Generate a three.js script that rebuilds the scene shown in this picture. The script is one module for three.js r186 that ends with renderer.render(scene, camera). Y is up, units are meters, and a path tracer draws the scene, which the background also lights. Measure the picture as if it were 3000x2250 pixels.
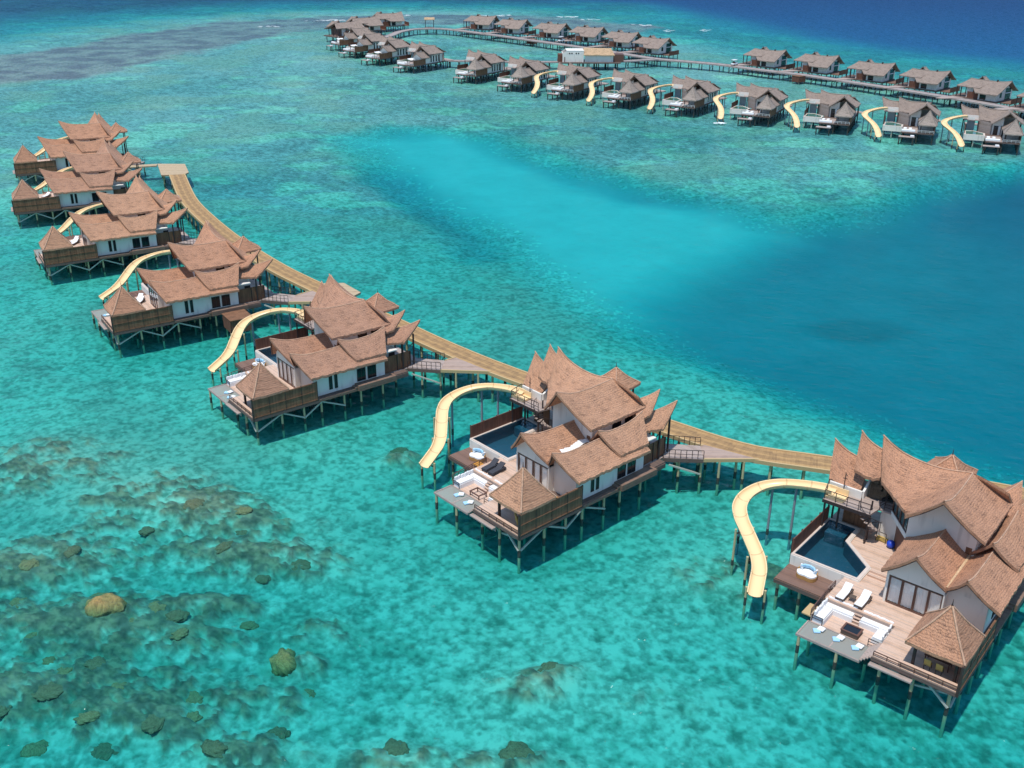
import * as THREE from 'three';
import { mergeGeometries, mergeVertices, toCreasedNormals } from 'three/addons/utils/BufferGeometryUtils.js';
import { RoundedBoxGeometry } from 'three/addons/geometries/RoundedBoxGeometry.js';

// ------------------------------------------------------------------ camera, sky, sun, exposure
const scene = new THREE.Scene();
const camera = new THREE.PerspectiveCamera(40.308, 4 / 3, 0.5, 4000);
camera.position.set(0, 53, 0);
camera.rotation.order = 'YXZ';
camera.rotation.set(-THREE.MathUtils.degToRad(24.784), 0, THREE.MathUtils.degToRad(0.355));
const renderer = new THREE.WebGLRenderer({ antialias: true });
renderer.setSize(1024, 768);
renderer.toneMapping = THREE.LinearToneMapping;
renderer.toneMappingExposure = 1.14;
renderer.shadowMap.enabled = true;
const SUN = new THREE.Vector3(-0.172, 1, 0.261).normalize();
const sun = new THREE.DirectionalLight(new THREE.Color(1, 0.955, 0.88), 3.3);
sun.position.copy(SUN).multiplyScalar(400).add(new THREE.Vector3(0, 0, -150));
sun.target.position.set(0, 0, -150);
sun.castShadow = true;
sun.shadow.radius = 3;
sun.shadow.mapSize.set(4096, 4096);
Object.assign(sun.shadow.camera, { left: -320, right: 320, top: 380, bottom: -420, near: 10, far: 900 });
scene.add(sun, sun.target);

// seeded noise
function rng(seed) { let s = seed >>> 0; return () => { s = (s + 0x6d2b79f5) >>> 0; let t = Math.imul(s ^ (s >>> 15), 1 | s); t = (t + Math.imul(t ^ (t >>> 7), 61 | t)) ^ t; return ((t ^ (t >>> 14)) >>> 0) / 4294967296; }; }
function hash(x, y, s) { let h = (Math.imul(x, 374761393) + Math.imul(y, 668265263) + Math.imul(s, 1442695041)) | 0; h = Math.imul(h ^ (h >>> 13), 1274126177); h ^= h >>> 16; return (h >>> 0) / 4294967296; }
function vnoise(x, y, s = 0, per = 0) {
  const xi = Math.floor(x), yi = Math.floor(y), fx = x - xi, fy = y - yi;
  const u = fx * fx * (3 - 2 * fx), v = fy * fy * (3 - 2 * fy);
  const w = per ? (a) => ((a % per) + per) % per : (a) => a;
  const a = hash(w(xi), w(yi), s), b = hash(w(xi + 1), w(yi), s), c = hash(w(xi), w(yi + 1), s), d = hash(w(xi + 1), w(yi + 1), s);
  return a + (b - a) * u + (c - a) * v + (a - b - c + d) * u * v;
}
function fbm(x, y, oct = 4, s = 0, per = 0) { let a = 0, w = 0.5, n = 0, p = per; for (let i = 0; i < oct; i++) { a += w * vnoise(x, y, s + i * 17, p); n += w; w *= 0.5; x *= 2; y *= 2; p *= 2; } return a / n; }
const clamp = (x, a = 0, b = 1) => Math.min(b, Math.max(a, x));
const sstep = (a, b, x) => { const t = clamp((x - a) / (b - a)); return t * t * (3 - 2 * t); };
const mix = (a, b, t) => a + (b - a) * t;
const mix3 = (a, b, t) => [mix(a[0], b[0], t), mix(a[1], b[1], t), mix(a[2], b[2], t)];

// sky: hazy tropical blue with thin broken cloud
{
  const W = 512, H = 256, d = new Float32Array(W * H * 4);
  for (let j = 0; j < H; j++) {
    const el = ((j + 0.5) / H - 0.5) * Math.PI, se = Math.max(0, Math.sin(el));
    for (let i = 0; i < W; i++) {
      const az = (i / W) * Math.PI * 2;
      const t = Math.pow(se, 0.55);
      let c = mix3([0.26, 0.48, 0.74], [0.18, 0.35, 0.66], t);
      const px = Math.cos(az) / (se + 0.18), py = Math.sin(az) / (se + 0.18);
      const cl = sstep(0.56, 0.85, fbm(px * 1.6 + 7, py * 1.6 + 3, 5, 5)) * 0.6 * sstep(0.02, 0.2, se);
      c = mix3(c, [0.95, 0.96, 0.98], cl);
      if (el < 0) c = [0.10, 0.25, 0.34];
      const k = (j * W + i) * 4; d[k] = c[0]; d[k + 1] = c[1]; d[k + 2] = c[2]; d[k + 3] = 1;
    }
  }
  const sky = new THREE.DataTexture(d, W, H, THREE.RGBAFormat, THREE.FloatType);
  sky.mapping = THREE.EquirectangularReflectionMapping;
  sky.magFilter = THREE.LinearFilter; sky.needsUpdate = true;
  scene.background = sky; scene.environment = sky;
}
const AIR = 0;

// ------------------------------------------------------------------ textures
const enc = (x) => { x = clamp(x); return Math.round(255 * (x <= 0.0031308 ? 12.92 * x : 1.055 * Math.pow(x, 1 / 2.4) - 0.055)); };
function colorTex(n, fn, m = n) {
  const d = new Uint8Array(n * m * 4);
  for (let j = 0; j < m; j++) for (let i = 0; i < n; i++) { const c = fn((i + 0.5) / n, (j + 0.5) / m); const k = (j * n + i) * 4; d[k] = enc(c[0]); d[k + 1] = enc(c[1]); d[k + 2] = enc(c[2]); d[k + 3] = 255; }
  const t = new THREE.DataTexture(d, n, m); t.colorSpace = THREE.SRGBColorSpace; t.wrapS = t.wrapT = THREE.RepeatWrapping; t.magFilter = THREE.LinearFilter; t.minFilter = THREE.LinearMipmapLinearFilter; t.generateMipmaps = true; t.needsUpdate = true; return t;
}
function dataTex(n, fn, m = n) {
  const d = new Uint8Array(n * m * 4);
  for (let j = 0; j < m; j++) for (let i = 0; i < n; i++) { const c = Math.round(255 * clamp(fn((i + 0.5) / n, (j + 0.5) / m))); const k = (j * n + i) * 4; d[k] = d[k + 1] = d[k + 2] = c; d[k + 3] = 255; }
  const t = new THREE.DataTexture(d, n, m); t.wrapS = t.wrapT = THREE.RepeatWrapping; t.magFilter = THREE.LinearFilter; t.needsUpdate = true; return t;
}
const rep = (t, sx, sy = sx) => { const c = t.clone(); c.repeat.set(sx, sy); c.needsUpdate = true; return c; };
// ------------------------------------------------------------------ sea bed, water
const LAGOON = [[-46, -262], [-30, -219], [-13, -188], [-4, -163], [5, -146], [12, -135], [23, -122], [35, -109], [41, -103], [51, -91], [90, -60], [190, -200], [118, -241], [80, -218], [67, -199], [52, -196], [37, -213], [20, -234], [-1, -264], [-18, -278], [-34, -278]];
const SAND = [[-40, -262], [-18, -273], [-1, -248], [22, -208], [43, -194], [48, -185], [36, -173], [23, -152], [17, -140], [11, -140], [4, -153], [0, -165], [-7, -194], [-22, -224]];
const STRIP = [[-32, -237], [-21, -224], [-10, -197], [-4, -168], [-8, -168], [-18, -194], [-27, -215]];
const OCEAN = [[59, -643], [97, -511], [122, -452], [149, -417], [180, -382], [400, -300], [1500, -300], [1500, -1600], [-1500, -1600], [-1500, -900], [-400, -720], [-60, -690]];
const CREST = [[-260, -330], [-191, -404], [-175, -430], [-163, -475], [-143, -513], [-116, -541], [-73, -562], [-26, -569], [9, -560], [43, -539], [74, -520], [49, -490], [9, -522], [-57, -523], [-87, -501], [-102, -473], [-119, -425], [-134, -386], [-146, -353], [-164, -343], [-230, -270]];
const OUTER = [[-260, -330], [-191, -404], [-175, -430], [-163, -475], [-143, -513], [-116, -541], [-73, -562], [-26, -569], [9, -560], [43, -539], [74, -520], [110, -600], [110, -1600], [-1500, -1600], [-1500, -330]];
function sdPoly(P, x, z) {
  let d = 1e18, s = 1;
  for (let i = 0, j = P.length - 1; i < P.length; j = i++) {
    const ax = P[i][0], az = P[i][1], ex = P[j][0] - ax, ez = P[j][1] - az, wx = x - ax, wz = z - az;
    const t = clamp((wx * ex + wz * ez) / (ex * ex + ez * ez)), bx = wx - ex * t, bz = wz - ez * t;
    d = Math.min(d, bx * bx + bz * bz);
    const c1 = z >= az, c2 = z < P[j][1], c3 = ex * wz > ez * wx;
    if ((c1 && c2 && c3) || (!c1 && !c2 && !c3)) s = -s;
  }
  return s * Math.sqrt(d);
}
const REEFS = [[-34, -70, 9, 4, 1], [-36, -62, 8, 4, 1], [-29, -60, 6, 3, 0.9], [-28, -86, 9, 4, 0.9], [-22, -80, 8, 3, 0.9], [-41, -79, 8, 4, 0.9], [-37, -90, 8, 5, 0.5], [-24, -63, 6, 3, 0.6], [3, -65, 3.2, 1.2, 0.8], [-8, -57, 4, 1.6, 0.8], [0, -57, 4, 1.5, 0.7], [-12, -99, 2.6, 1.6, 0.7], [19, -77, 5, 3, 0.5], [-21, -57, 5, 2, 0.7], [-50, -95, 10, 6, 0.5], [-16, -70, 4, 2, 0.5], [12, -62, 6, 2.4, 0.25], [-18, -66.3, 2.0, 1.3, 0.8], [-33.5, -71.5, 6, 2.6, 1.15], [-27, -73, 6, 1.4, 1], [-39, -69.5, 3.4, 2, 1]];
function bed(x, z) {
  const dist = Math.hypot(x, z);
  const wx = x + 9 * (fbm(x * 0.05, z * 0.05, 3, 3) - 0.5), wz = z + 9 * (fbm(x * 0.05 + 9, z * 0.05, 3, 4) - 0.5);
  // depth
  const lag = sdPoly(LAGOON, wx, wz), sand = sdPoly(SAND, wx, wz), oc = sdPoly(OCEAN, wx, wz), crest = sdPoly(CREST, x + 2 * (wx - x), z + 2 * (wz - z)), outer = sdPoly(OUTER, wx, wz);
  const big = fbm(x * 0.03 + 2, z * 0.03, 4, 8), mid = fbm(x * 0.16, z * 0.16, 4, 12);
  const refractDepth = 5.9 / (1.05 + Math.hypot(1, dist / 53));  // bed made shallower with distance, standing in for refraction at low view angles
  let depth = refractDepth * (1 + (big - 0.5) * 0.7);
  const inLag = sstep(4, -16, lag);
  const inSand = sstep(12, -8, sand);
  let lagDepth = refractDepth * (2.85 + (fbm(x * 0.02, z * 0.02, 3, 21) - 0.5) * 0.9);
  lagDepth += 1.1 * sstep(60, 110, x) * sstep(-130, -200, z);
  lagDepth = mix(lagDepth, refractDepth * 1.22, inSand * 0.95);
  depth = mix(depth, lagDepth, inLag);
  depth += 1.0 * sstep(4, -4, sdPoly(STRIP, wx, wz));
  const inCrest = sstep(6, -5, crest + 16 * (mid - 0.5));
  depth = mix(depth, 0.22, inCrest);
  const outK = sstep(0, -60, outer) * (1 - inCrest);
  depth = mix(depth, 0.6 + 1.6 * sstep(-20, -160, outer), outK);
  depth = mix(depth, 2.7, sstep(6, -60, oc)); if (oc < 60) depth += 0.5 * sstep(70, 0, oc) * (1 - inCrest);
  // reef patches: rubble and low coral, broken up at the scale of a metre or two
  let reef = 0;
  for (const [rx, rz, a, b, s] of REEFS) { const dx = (wx - rx) / a, dz = (wz - rz) / b; const q = dx * dx + dz * dz; if (q < 5) reef = Math.max(reef, s * Math.exp(-q * 0.8)); }
  const near = 1 - sstep(90, 200, dist);
  const rough = fbm(x * 0.55, z * 0.55, 5, 31), lumps = 1 - Math.abs(2 * fbm(x * 0.9 + 4, z * 0.9, 4, 35) - 1);
  const reefK = sstep(0.50, 0.64, 0.5 * rough + 0.6 * fbm(x * 1.3, z * 1.3, 4, 37) + 0.27 * reef - 0.10) * sstep(0.10, 0.35, reef);
  const fp = sstep(0.5, 0.66, fbm(x * 0.07 + 4, z * 0.07, 5, 41) + 0.12 * (rough - 0.5)) * (1 - inLag) * sstep(60, 140, dist);
  depth -= (0.85 * reef + reefK * (0.10 + 0.28 * lumps)) * near + fp * 0.12;
  // colour of the bottom: pale sand, algae-green cover, rubble, coral
  const cells = fbm(x * 1.1 + 3, z * 1.1, 5, 51), fine = fbm(x * 2.1, z * 2.1, 3, 61), ridge = 1 - Math.abs(2 * fbm(x * 0.7 + 8, z * 0.7, 3, 63) - 1);
  const cov = sstep(0.36, 0.64, cells * 0.45 + fine * 0.37 + (1 - ridge) * 0.18 + (big - 0.5) * 0.4 + (mid - 0.5) * 0.2);
  const calm = mix(1, 0.45, sstep(-66, -84, z + 0.25 * Math.abs(x + 10)) * (1 - sstep(0.1, 0.4, reef)) * (1 - sstep(-150, -230, z)));
  let c = mix3([0.60, 0.60, 0.44], [0.29, 0.36, 0.24], mix(0.42, cov, calm) * (1 - 0.8 * inSand * inLag));
  // outer-flat coral rubble, greyed with distance to paint in sky reflection and haze
  const rubbleHaze = sstep(0.40, 0.56, fbm(x * 0.11 + 17, z * 0.16, 5, 91) + 0.10 * sstep(-170, -330, z) + 0.05 * sstep(90, 0, crest)) * (1 - inLag) * sstep(-150, -210, z);
  c = mix3(c, mix3([0.44, 0.40, 0.37], [0.25, 0.23, 0.21], cov), 0.9 * rubbleHaze);
  depth += (cov - 0.5) * 0.12 * near; depth *= mix(1, 0.62, sstep(-165, -235, z) * (1 - inLag) * (1 - sstep(80, 0, oc)) * (1 - outK)); depth *= mix(1, 0.82, sstep(200, 340, dist) * (1 - inLag));
  c = mix3(c, [0.36, 0.36, 0.27], fp * 0.75);
  c = mix3(c, mix3([0.36, 0.52, 0.40], [0.46, 0.64, 0.49], mid), inLag * (1 - inSand));
  const weed = Math.exp(-(Math.pow((wx - 51) / 8, 2) + Math.pow((wz + 143) / 4.5, 2))); c = mix3(c, [0.12, 0.17, 0.13], sstep(0.25, 0.75, weed + 0.3 * (mid - 0.5)) * 0.28);
  c = mix3(c, mix3([0.60, 0.74, 0.58], [0.70, 0.84, 0.66], mid), inLag * inSand);
  c = mix3(c, mix3([0.10, 0.07, 0.045], [0.36, 0.225, 0.125], sstep(0.36, 0.66, fine)), reefK * 0.84);
  c = mix3(c, mix3([0.22, 0.135, 0.16], [0.40, 0.28, 0.26], sstep(0.3, 0.7, mid)), inCrest * 0.97);
  c = mix3(c, [0.40, 0.56, 0.62], sstep(10, -60, oc));
  return [-Math.max(0.2, depth), c, inLag];
}
{
  const zs = []; for (let z = 30; z > -1500;) { zs.push(z); z -= clamp(Math.abs(z + 10) * 0.0048, 0.3, 12) * (z > -40 ? 8 : 1); }
  const ts = []; const NT = 620; for (let i = 0; i <= NT; i++) ts.push(-1 + (2 * i) / NT);
  const R = zs.length, C = ts.length, pos = new Float32Array(R * C * 3), col = new Float32Array(R * C * 3), uv = new Float32Array(R * C * 2), lagAt = new Float32Array(R * C);
  for (let j = 0; j < R; j++) for (let i = 0; i < C; i++) {
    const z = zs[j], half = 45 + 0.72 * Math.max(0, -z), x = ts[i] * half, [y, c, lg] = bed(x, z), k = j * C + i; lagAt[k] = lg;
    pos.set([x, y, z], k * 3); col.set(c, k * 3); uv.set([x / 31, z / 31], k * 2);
  }
  const idx = [], silt = []; for (let j = 0; j < R - 1; j++) for (let i = 0; i < C - 1; i++) { const a = j * C + i, b = a + 1, c = a + C, d = c + 1; (lagAt[a] > 0.2 + 0.7 * hash(i, j, 99) ? silt : idx).push(a, b, c, b, d, c); }
  const g = new THREE.BufferGeometry();
  g.setAttribute('position', new THREE.BufferAttribute(pos, 3)); g.setAttribute('color', new THREE.BufferAttribute(col, 3)); g.setAttribute('uv', new THREE.BufferAttribute(uv, 2));
  g.setIndex(idx.concat(silt)); g.computeVertexNormals(); const gs = g.clone(); g.setIndex(idx); gs.setIndex(silt);
  // fine sand and rubble grain, with caustic-like mottling painted into the colour
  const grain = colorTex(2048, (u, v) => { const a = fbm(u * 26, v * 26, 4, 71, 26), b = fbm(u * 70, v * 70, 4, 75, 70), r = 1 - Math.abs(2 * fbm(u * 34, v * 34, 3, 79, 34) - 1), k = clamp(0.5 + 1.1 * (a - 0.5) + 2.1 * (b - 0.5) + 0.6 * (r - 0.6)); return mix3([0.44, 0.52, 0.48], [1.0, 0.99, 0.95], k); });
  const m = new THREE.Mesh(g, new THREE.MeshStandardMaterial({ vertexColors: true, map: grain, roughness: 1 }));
  m.name = 'sea_bed'; m.receiveShadow = true; m.userData = { kind: 'structure', label: 'pale sand and reef bottom under the shallow lagoon', category: 'sea bed' };
  scene.add(m);
  const soft_ = colorTex(512, (u, v) => { const k = 0.70 + 0.10 * (fbm(u * 10, v * 10, 4, 77, 10) - 0.5); return [k, k, k]; });
  const sm = new THREE.Mesh(gs, new THREE.MeshStandardMaterial({ vertexColors: true, map: soft_, roughness: 1 })); sm.name = 'lagoon_floor'; sm.receiveShadow = true; sm.userData = { kind: 'structure', label: 'smooth silt floor of the deep lagoon basin', category: 'sea bed' }; scene.add(sm);
}
{
  // the water itself: a closed body that swallows red, then green, with depth
  const body = new THREE.MeshPhysicalMaterial({ color: 0xffffff, roughness: 0, transmission: 1, thickness: 5, ior: 1.33, attenuationColor: new THREE.Color().setRGB(Math.exp(-0.50), Math.exp(-0.070), Math.exp(-0.036)), attenuationDistance: 1, transparent: true, opacity: 0.004, depthWrite: false });
  const b = new THREE.Mesh(new THREE.BoxGeometry(3600, 60, 1900), body);
  b.position.set(0, -30.012, -760); b.name = 'sea_water'; b.userData = { kind: 'structure', label: 'clear turquoise sea water over the reef', category: 'water' };
  scene.add(b);
  const N = 1024, wave = dataTex(N, (u, v) => 0.5 * fbm(u * 8, v * 12, 5, 81, 0 || 8) + 0.5 * fbm(u * 24 + 5, v * 24, 4, 85, 24));
  wave.repeat.set(1 / 22, 1 / 17);
  const g = new THREE.PlaneGeometry(3500, 1850); g.rotateX(-Math.PI / 2);
  const uv = g.attributes.uv, ps = g.attributes.position; for (let i = 0; i < uv.count; i++) uv.setXY(i, ps.getX(i) + 0.3 * ps.getZ(i), ps.getZ(i) - 0.3 * ps.getX(i));
  const s = new THREE.Mesh(g, new THREE.MeshPhysicalMaterial({ color: 0xffffff, roughness: 0.12, transmission: 1, thickness: 0, ior: 1.33, bumpMap: wave, bumpScale: 0.55, specularIntensity: 0.24 }));
  s.position.set(0, 0, -760); s.name = 'water_surface'; s.receiveShadow = true; s.userData = { kind: 'structure', label: 'rippled surface of the lagoon', category: 'water' };
  scene.add(s);
}
// ------------------------------------------------------------------ materials
const lin = (r, g, b) => new THREE.Color().setRGB(r, g, b);
// thatch: courses of reed ends lying over one another, u along the ridge, v down the slope, 3 m tile
const thatchMap = colorTex(1024, (u, v) => {
  const row = v * 13 + 0.8 * (fbm(u * 20, v * 8, 2, 101, 0) - 0.5), r = Math.floor(row), f = row - r, band = fbm(u * 3, v * 26, 3, 115, 0);
  const reed = fbm(u * 190, v * 40, 2, 103, 0), clump = fbm(u * 46 + r * 3.7, r * 0.61 + 2, 2, 107), tuft = fbm(u * 70, v * 52, 3, 111, 0), blot = fbm(u * 5, v * 5, 3, 109, 5);
  const spots = sstep(0.64, 0.78, fbm(u * 52, v * 40, 2, 113, 0));
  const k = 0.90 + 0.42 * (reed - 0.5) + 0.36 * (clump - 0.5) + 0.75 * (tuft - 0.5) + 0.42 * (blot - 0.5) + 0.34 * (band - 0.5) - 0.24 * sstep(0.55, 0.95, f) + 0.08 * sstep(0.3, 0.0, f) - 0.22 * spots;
  const w = clamp(0.5 + 1.4 * (clump - 0.5));
  return [k * mix(0.95, 1.05, w), k * mix(0.98, 1.0, w), k * mix(1.04, 0.94, w)];
});
const thatchBump = dataTex(1024, (u, v) => { const row = v * 13 + 0.8 * (fbm(u * 20, v * 8, 2, 101, 0) - 0.5), f = row - Math.floor(row); return 0.35 * f + 0.65 * fbm(u * 70, v * 50, 3, 121, 0); });
const plankMap = colorTex(1024, (u, v) => {
  const row = v * 16, r = Math.floor(row), f = row - r, t = hash(r, 3, 7), cut = Math.abs(((u * 1.0 + hash(r, 9, 9)) % 1) - 0.5) < 0.002 ? 0.6 : 1;
  const grain = fbm(u * 14 + r * 5, v * 220, 3, 131), wear = fbm(u * 4, v * 4, 4, 133, 4);
  const gap = f < 0.07 || f > 0.95 ? 0.52 : 1;
  const k = (0.72 + 0.42 * t + 0.35 * (grain - 0.5) + 0.34 * (wear - 0.5)) * gap * cut, red = hash(r, 21, 2) - 0.5;
  return [k * (1 + 0.10 * red), k, k * (1 - 0.12 * red)];
});
const slatMap = colorTex(1024, (u, v) => {
  const col = u * 20, r = Math.floor(col), f = col - r, t = hash(r, 5, 17);
  const grain = fbm(u * 200, v * 10 + r, 3, 141), stain = fbm(u * 6, v * 3, 4, 143, 0);
  const k = (0.62 + 0.5 * t + 0.4 * (grain - 0.5) + 0.7 * (stain - 0.5)) * (f < 0.09 || f > 0.93 ? 0.42 : 1);
  return [k, k * 0.98, k * 0.94];
});
const plasterMap = colorTex(512, (u, v) => { const a = fbm(u * 4, v * 4, 5, 151, 4), b = fbm(u * 14, v * 2, 4, 153, 0), s = sstep(0.56, 0.85, b) * 0.16; const k = 0.95 + 0.12 * (a - 0.5) - s; return [k, k * 0.995, k * 0.985]; });
const jettyMap = colorTex(512, (u, v) => {
  // u 0..1 across the jetty, v along it (4 m): boards run across, two worn wheel tracks and a middle strip run along
  const row = v * 26, r = Math.floor(row), f = row - r, t = hash(r, 3, 23), gap = f < 0.08 ? 0.7 : 1;
  const tr = Math.max(sstep(0.17, 0.04, Math.abs(u - 0.33)), sstep(0.17, 0.04, Math.abs(u - 0.68))), wobble = fbm(u * 9, v * 3, 4, 161, 0);
  const g = clamp(tr * 0.55 + 1.1 * (wobble - 0.40));
  const k = (0.84 + 0.2 * t + 0.25 * (fbm(u * 20, v * 90, 2, 163) - 0.5)) * gap;
  const c = mix3([1.0, 0.84, 0.58], [0.46, 0.39, 0.32], g); return [c[0] * k, c[1] * k, c[2] * k];
}, 1024);
const std = (c, o = {}) => new THREE.MeshStandardMaterial({ color: lin(...c), roughness: 0.85, ...o });
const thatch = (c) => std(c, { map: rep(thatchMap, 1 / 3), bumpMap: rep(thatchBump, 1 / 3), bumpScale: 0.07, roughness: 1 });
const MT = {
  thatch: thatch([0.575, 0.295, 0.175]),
  freshThatch: thatch([0.60, 0.325, 0.195]),
  agedThatch: thatch([0.53, 0.285, 0.18]),
  thatchEdge: std([0.56, 0.36, 0.21], { map: rep(thatchMap, 1 / 1.2), roughness: 1 }),
  ridge: std([0.64, 0.385, 0.25], { map: rep(thatchMap, 1 / 1.6), roughness: 1 }),
  greyThatch: thatch([0.36, 0.275, 0.225]),
  sunlitThatch: thatch([0.43, 0.345, 0.29]),  // grey thatch lightened: sun on the pavilion fronts put into the colour
  greyRidge: std([0.36, 0.29, 0.245], { map: rep(thatchMap, 1 / 1.6), roughness: 1 }),
  vergeDark: std([0.07, 0.045, 0.035]),
  deck: std([0.66, 0.46, 0.35], { map: rep(plankMap, 1 / 2.2), roughness: 0.8 }),
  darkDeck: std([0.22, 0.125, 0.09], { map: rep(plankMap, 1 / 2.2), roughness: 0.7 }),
  greyDeck: std([0.42, 0.33, 0.29], { map: rep(plankMap, 1 / 2.2) }),
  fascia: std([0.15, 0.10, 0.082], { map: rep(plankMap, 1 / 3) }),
  slat: std([0.26, 0.125, 0.066], { map: rep(slatMap, 1 / 2.4) }),
  redSlat: std([0.20, 0.080, 0.050], { map: rep(slatMap, 1 / 2.4) }),
  dark: std([0.040, 0.026, 0.024], { roughness: 0.6 }),
  post: std([0.055, 0.030, 0.024], { roughness: 0.6 }),
  plaster: std([0.84, 0.79, 0.72], { map: rep(plasterMap, 1 / 5), roughness: 0.95 }),
  pile: std([0.50, 0.42, 0.24], { roughness: 0.95 }),
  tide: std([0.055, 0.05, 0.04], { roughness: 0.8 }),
  steelPile: std([0.26, 0.28, 0.31], { roughness: 0.6 }),
  brace: std([0.44, 0.44, 0.38], { roughness: 0.9 }),
  slideJoint: std([0.66, 0.46, 0.24], { roughness: 0.5 }),
  slide: std([0.88, 0.63, 0.34], { roughness: 0.32 }),
  frameWood: std([0.14, 0.065, 0.045], { roughness: 0.55 }),
  glass: new THREE.MeshPhysicalMaterial({ color: 0xffffff, roughness: 0.03, transmission: 1, thickness: 0, ior: 1.5 }),
  tinted: new THREE.MeshPhysicalMaterial({ color: lin(0.55, 0.66, 0.68), roughness: 0.04, transmission: 1, thickness: 0, ior: 1.5 }),
  darkGlass: std([0.012, 0.014, 0.018], { roughness: 0.08 }),
  curtain: std([0.86, 0.86, 0.83], { roughness: 1 }),
  white: std([0.82, 0.81, 0.80], { roughness: 0.95 }),
  cushion: std([0.78, 0.76, 0.76], { roughness: 1 }),
  blueCushion: std([0.36, 0.60, 0.78], { roughness: 1 }),
  charcoal: std([0.045, 0.045, 0.055], { roughness: 0.8 }),
  wicker: std([0.11, 0.075, 0.055], { roughness: 0.8 }),
  rattan: std([0.46, 0.24, 0.075], { roughness: 0.75 }),
  yellow: std([0.52, 0.36, 0.10], { roughness: 0.75 }),
  orange: std([0.62, 0.27, 0.035], { roughness: 0.8 }),
  tile: std([0.022, 0.085, 0.125], { roughness: 0.5, map: rep(plasterMap, 1 / 2) }),
  coping: std([0.66, 0.55, 0.48], { roughness: 0.8, map: rep(plasterMap, 1 / 3) }),
  poolWater: new THREE.MeshPhysicalMaterial({ color: lin(0.72, 0.93, 0.97), roughness: 0.05, bumpMap: rep(dataTex(256, (u, v) => fbm(u * 10, v * 10, 4, 171, 10)), 1 / 4), bumpScale: 0.12, transmission: 1, thickness: 0, ior: 1.33 }),
  net: std([0.36, 0.35, 0.31], { transparent: true, opacity: 0.66, roughness: 0.95, side: THREE.DoubleSide }),
  jetty: std([0.47, 0.335, 0.205], { map: jettyMap, roughness: 0.9 }),
  jettyEdge: std([0.52, 0.365, 0.185], { roughness: 0.85 }),
  landing: std([0.44, 0.315, 0.255], { map: rep(plankMap, 1 / 2.2) }),
  headBoards: std([0.52, 0.385, 0.24], { map: rep(plankMap, 1 / 2.2) }),
  farJetty: std([0.38, 0.32, 0.30], { map: plankMap, roughness: 0.9 }),
  blueBall: std([0.02, 0.07, 0.55], { roughness: 0.4 }),
  tanRoof: thatch([0.62, 0.42, 0.25]),
  cartWhite: std([0.80, 0.80, 0.80], { roughness: 0.4 }),
  rubber: std([0.02, 0.02, 0.02]),
  foam: std([0.85, 0.88, 0.88], { roughness: 1 }),
  tinted2: std([0.36, 0.42, 0.45], { roughness: 0.3 }),
  shallowPool: std([0.07, 0.17, 0.12], { roughness: 0.1 }),
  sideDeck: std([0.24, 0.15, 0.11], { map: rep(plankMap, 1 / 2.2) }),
  valley: std([0.72, 0.50, 0.30], { map: rep(thatchMap, 1 / 1.2), roughness: 1 }),
  leaf: std([0.06, 0.13, 0.03], { roughness: 0.8 }),
};

// ------------------------------------------------------------------ geometry helpers
const V = (x, y, z) => new THREE.Vector3(x, y, z);
// texture coordinates in metres by the side a face looks to
function metreUV(g) {
  g = g.index ? g.toNonIndexed() : g; g.deleteAttribute('uv'); g.computeVertexNormals();
  const p = g.attributes.position, n = g.attributes.normal, uv = new Float32Array(p.count * 2);
  for (let i = 0; i < p.count; i++) {
    const ax = Math.abs(n.getX(i)), ay = Math.abs(n.getY(i)), az = Math.abs(n.getZ(i));
    if (ay >= ax && ay >= az) uv.set([p.getX(i), p.getZ(i)], i * 2); else if (ax > az) uv.set([p.getZ(i), p.getY(i)], i * 2); else uv.set([p.getX(i), p.getY(i)], i * 2);
  }
  g.setAttribute('uv', new THREE.BufferAttribute(uv, 2)); return g;
}
const strip = (g) => { const o = g.index ? g.toNonIndexed() : g; for (const k of Object.keys(o.attributes)) if (!['position', 'normal', 'uv'].includes(k)) o.deleteAttribute(k); return o; };
const merge = (...gs) => { gs = gs.flat(9).map(strip); return gs.length === 1 ? gs[0] : mergeGeometries(gs); };
const bx = (x0, x1, y0, y1, z0, z1) => { const g = new THREE.BoxGeometry(x1 - x0, y1 - y0, z1 - z0); g.translate((x0 + x1) / 2, (y0 + y1) / 2, (z0 + z1) / 2); return metreUV(g); };
function beam(a, b, w, h = w) { const l = a.distanceTo(b), g = new THREE.BoxGeometry(w, h, l), m = new THREE.Matrix4().lookAt(b, a, Math.abs(b.y - a.y) > 0.99 * l ? V(1, 0, 0) : V(0, 1, 0)); m.setPosition(a.clone().add(b).multiplyScalar(0.5)); g.applyMatrix4(m); return metreUV(g); }
function rod(a, b, r, n = 7, r2 = r) { const l = a.distanceTo(b), g = new THREE.CylinderGeometry(r2, r, l, n); g.applyQuaternion(new THREE.Quaternion().setFromUnitVectors(V(0, 1, 0), b.clone().sub(a).normalize())); const c = a.clone().add(b).multiplyScalar(0.5); g.translate(c.x, c.y, c.z); return strip(g); }
const tube = (pts, r, n = 16, s = 6) => strip(new THREE.TubeGeometry(new THREE.CatmullRomCurve3(pts), n, r, s));
const soft = (w, h, d, r, x, y, z, ry = 0, rx = 0) => { const g = new RoundedBoxGeometry(w, h, d, 2, r); g.rotateX(rx); g.rotateY(ry); g.translate(x, y, z); return strip(g); };
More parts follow.
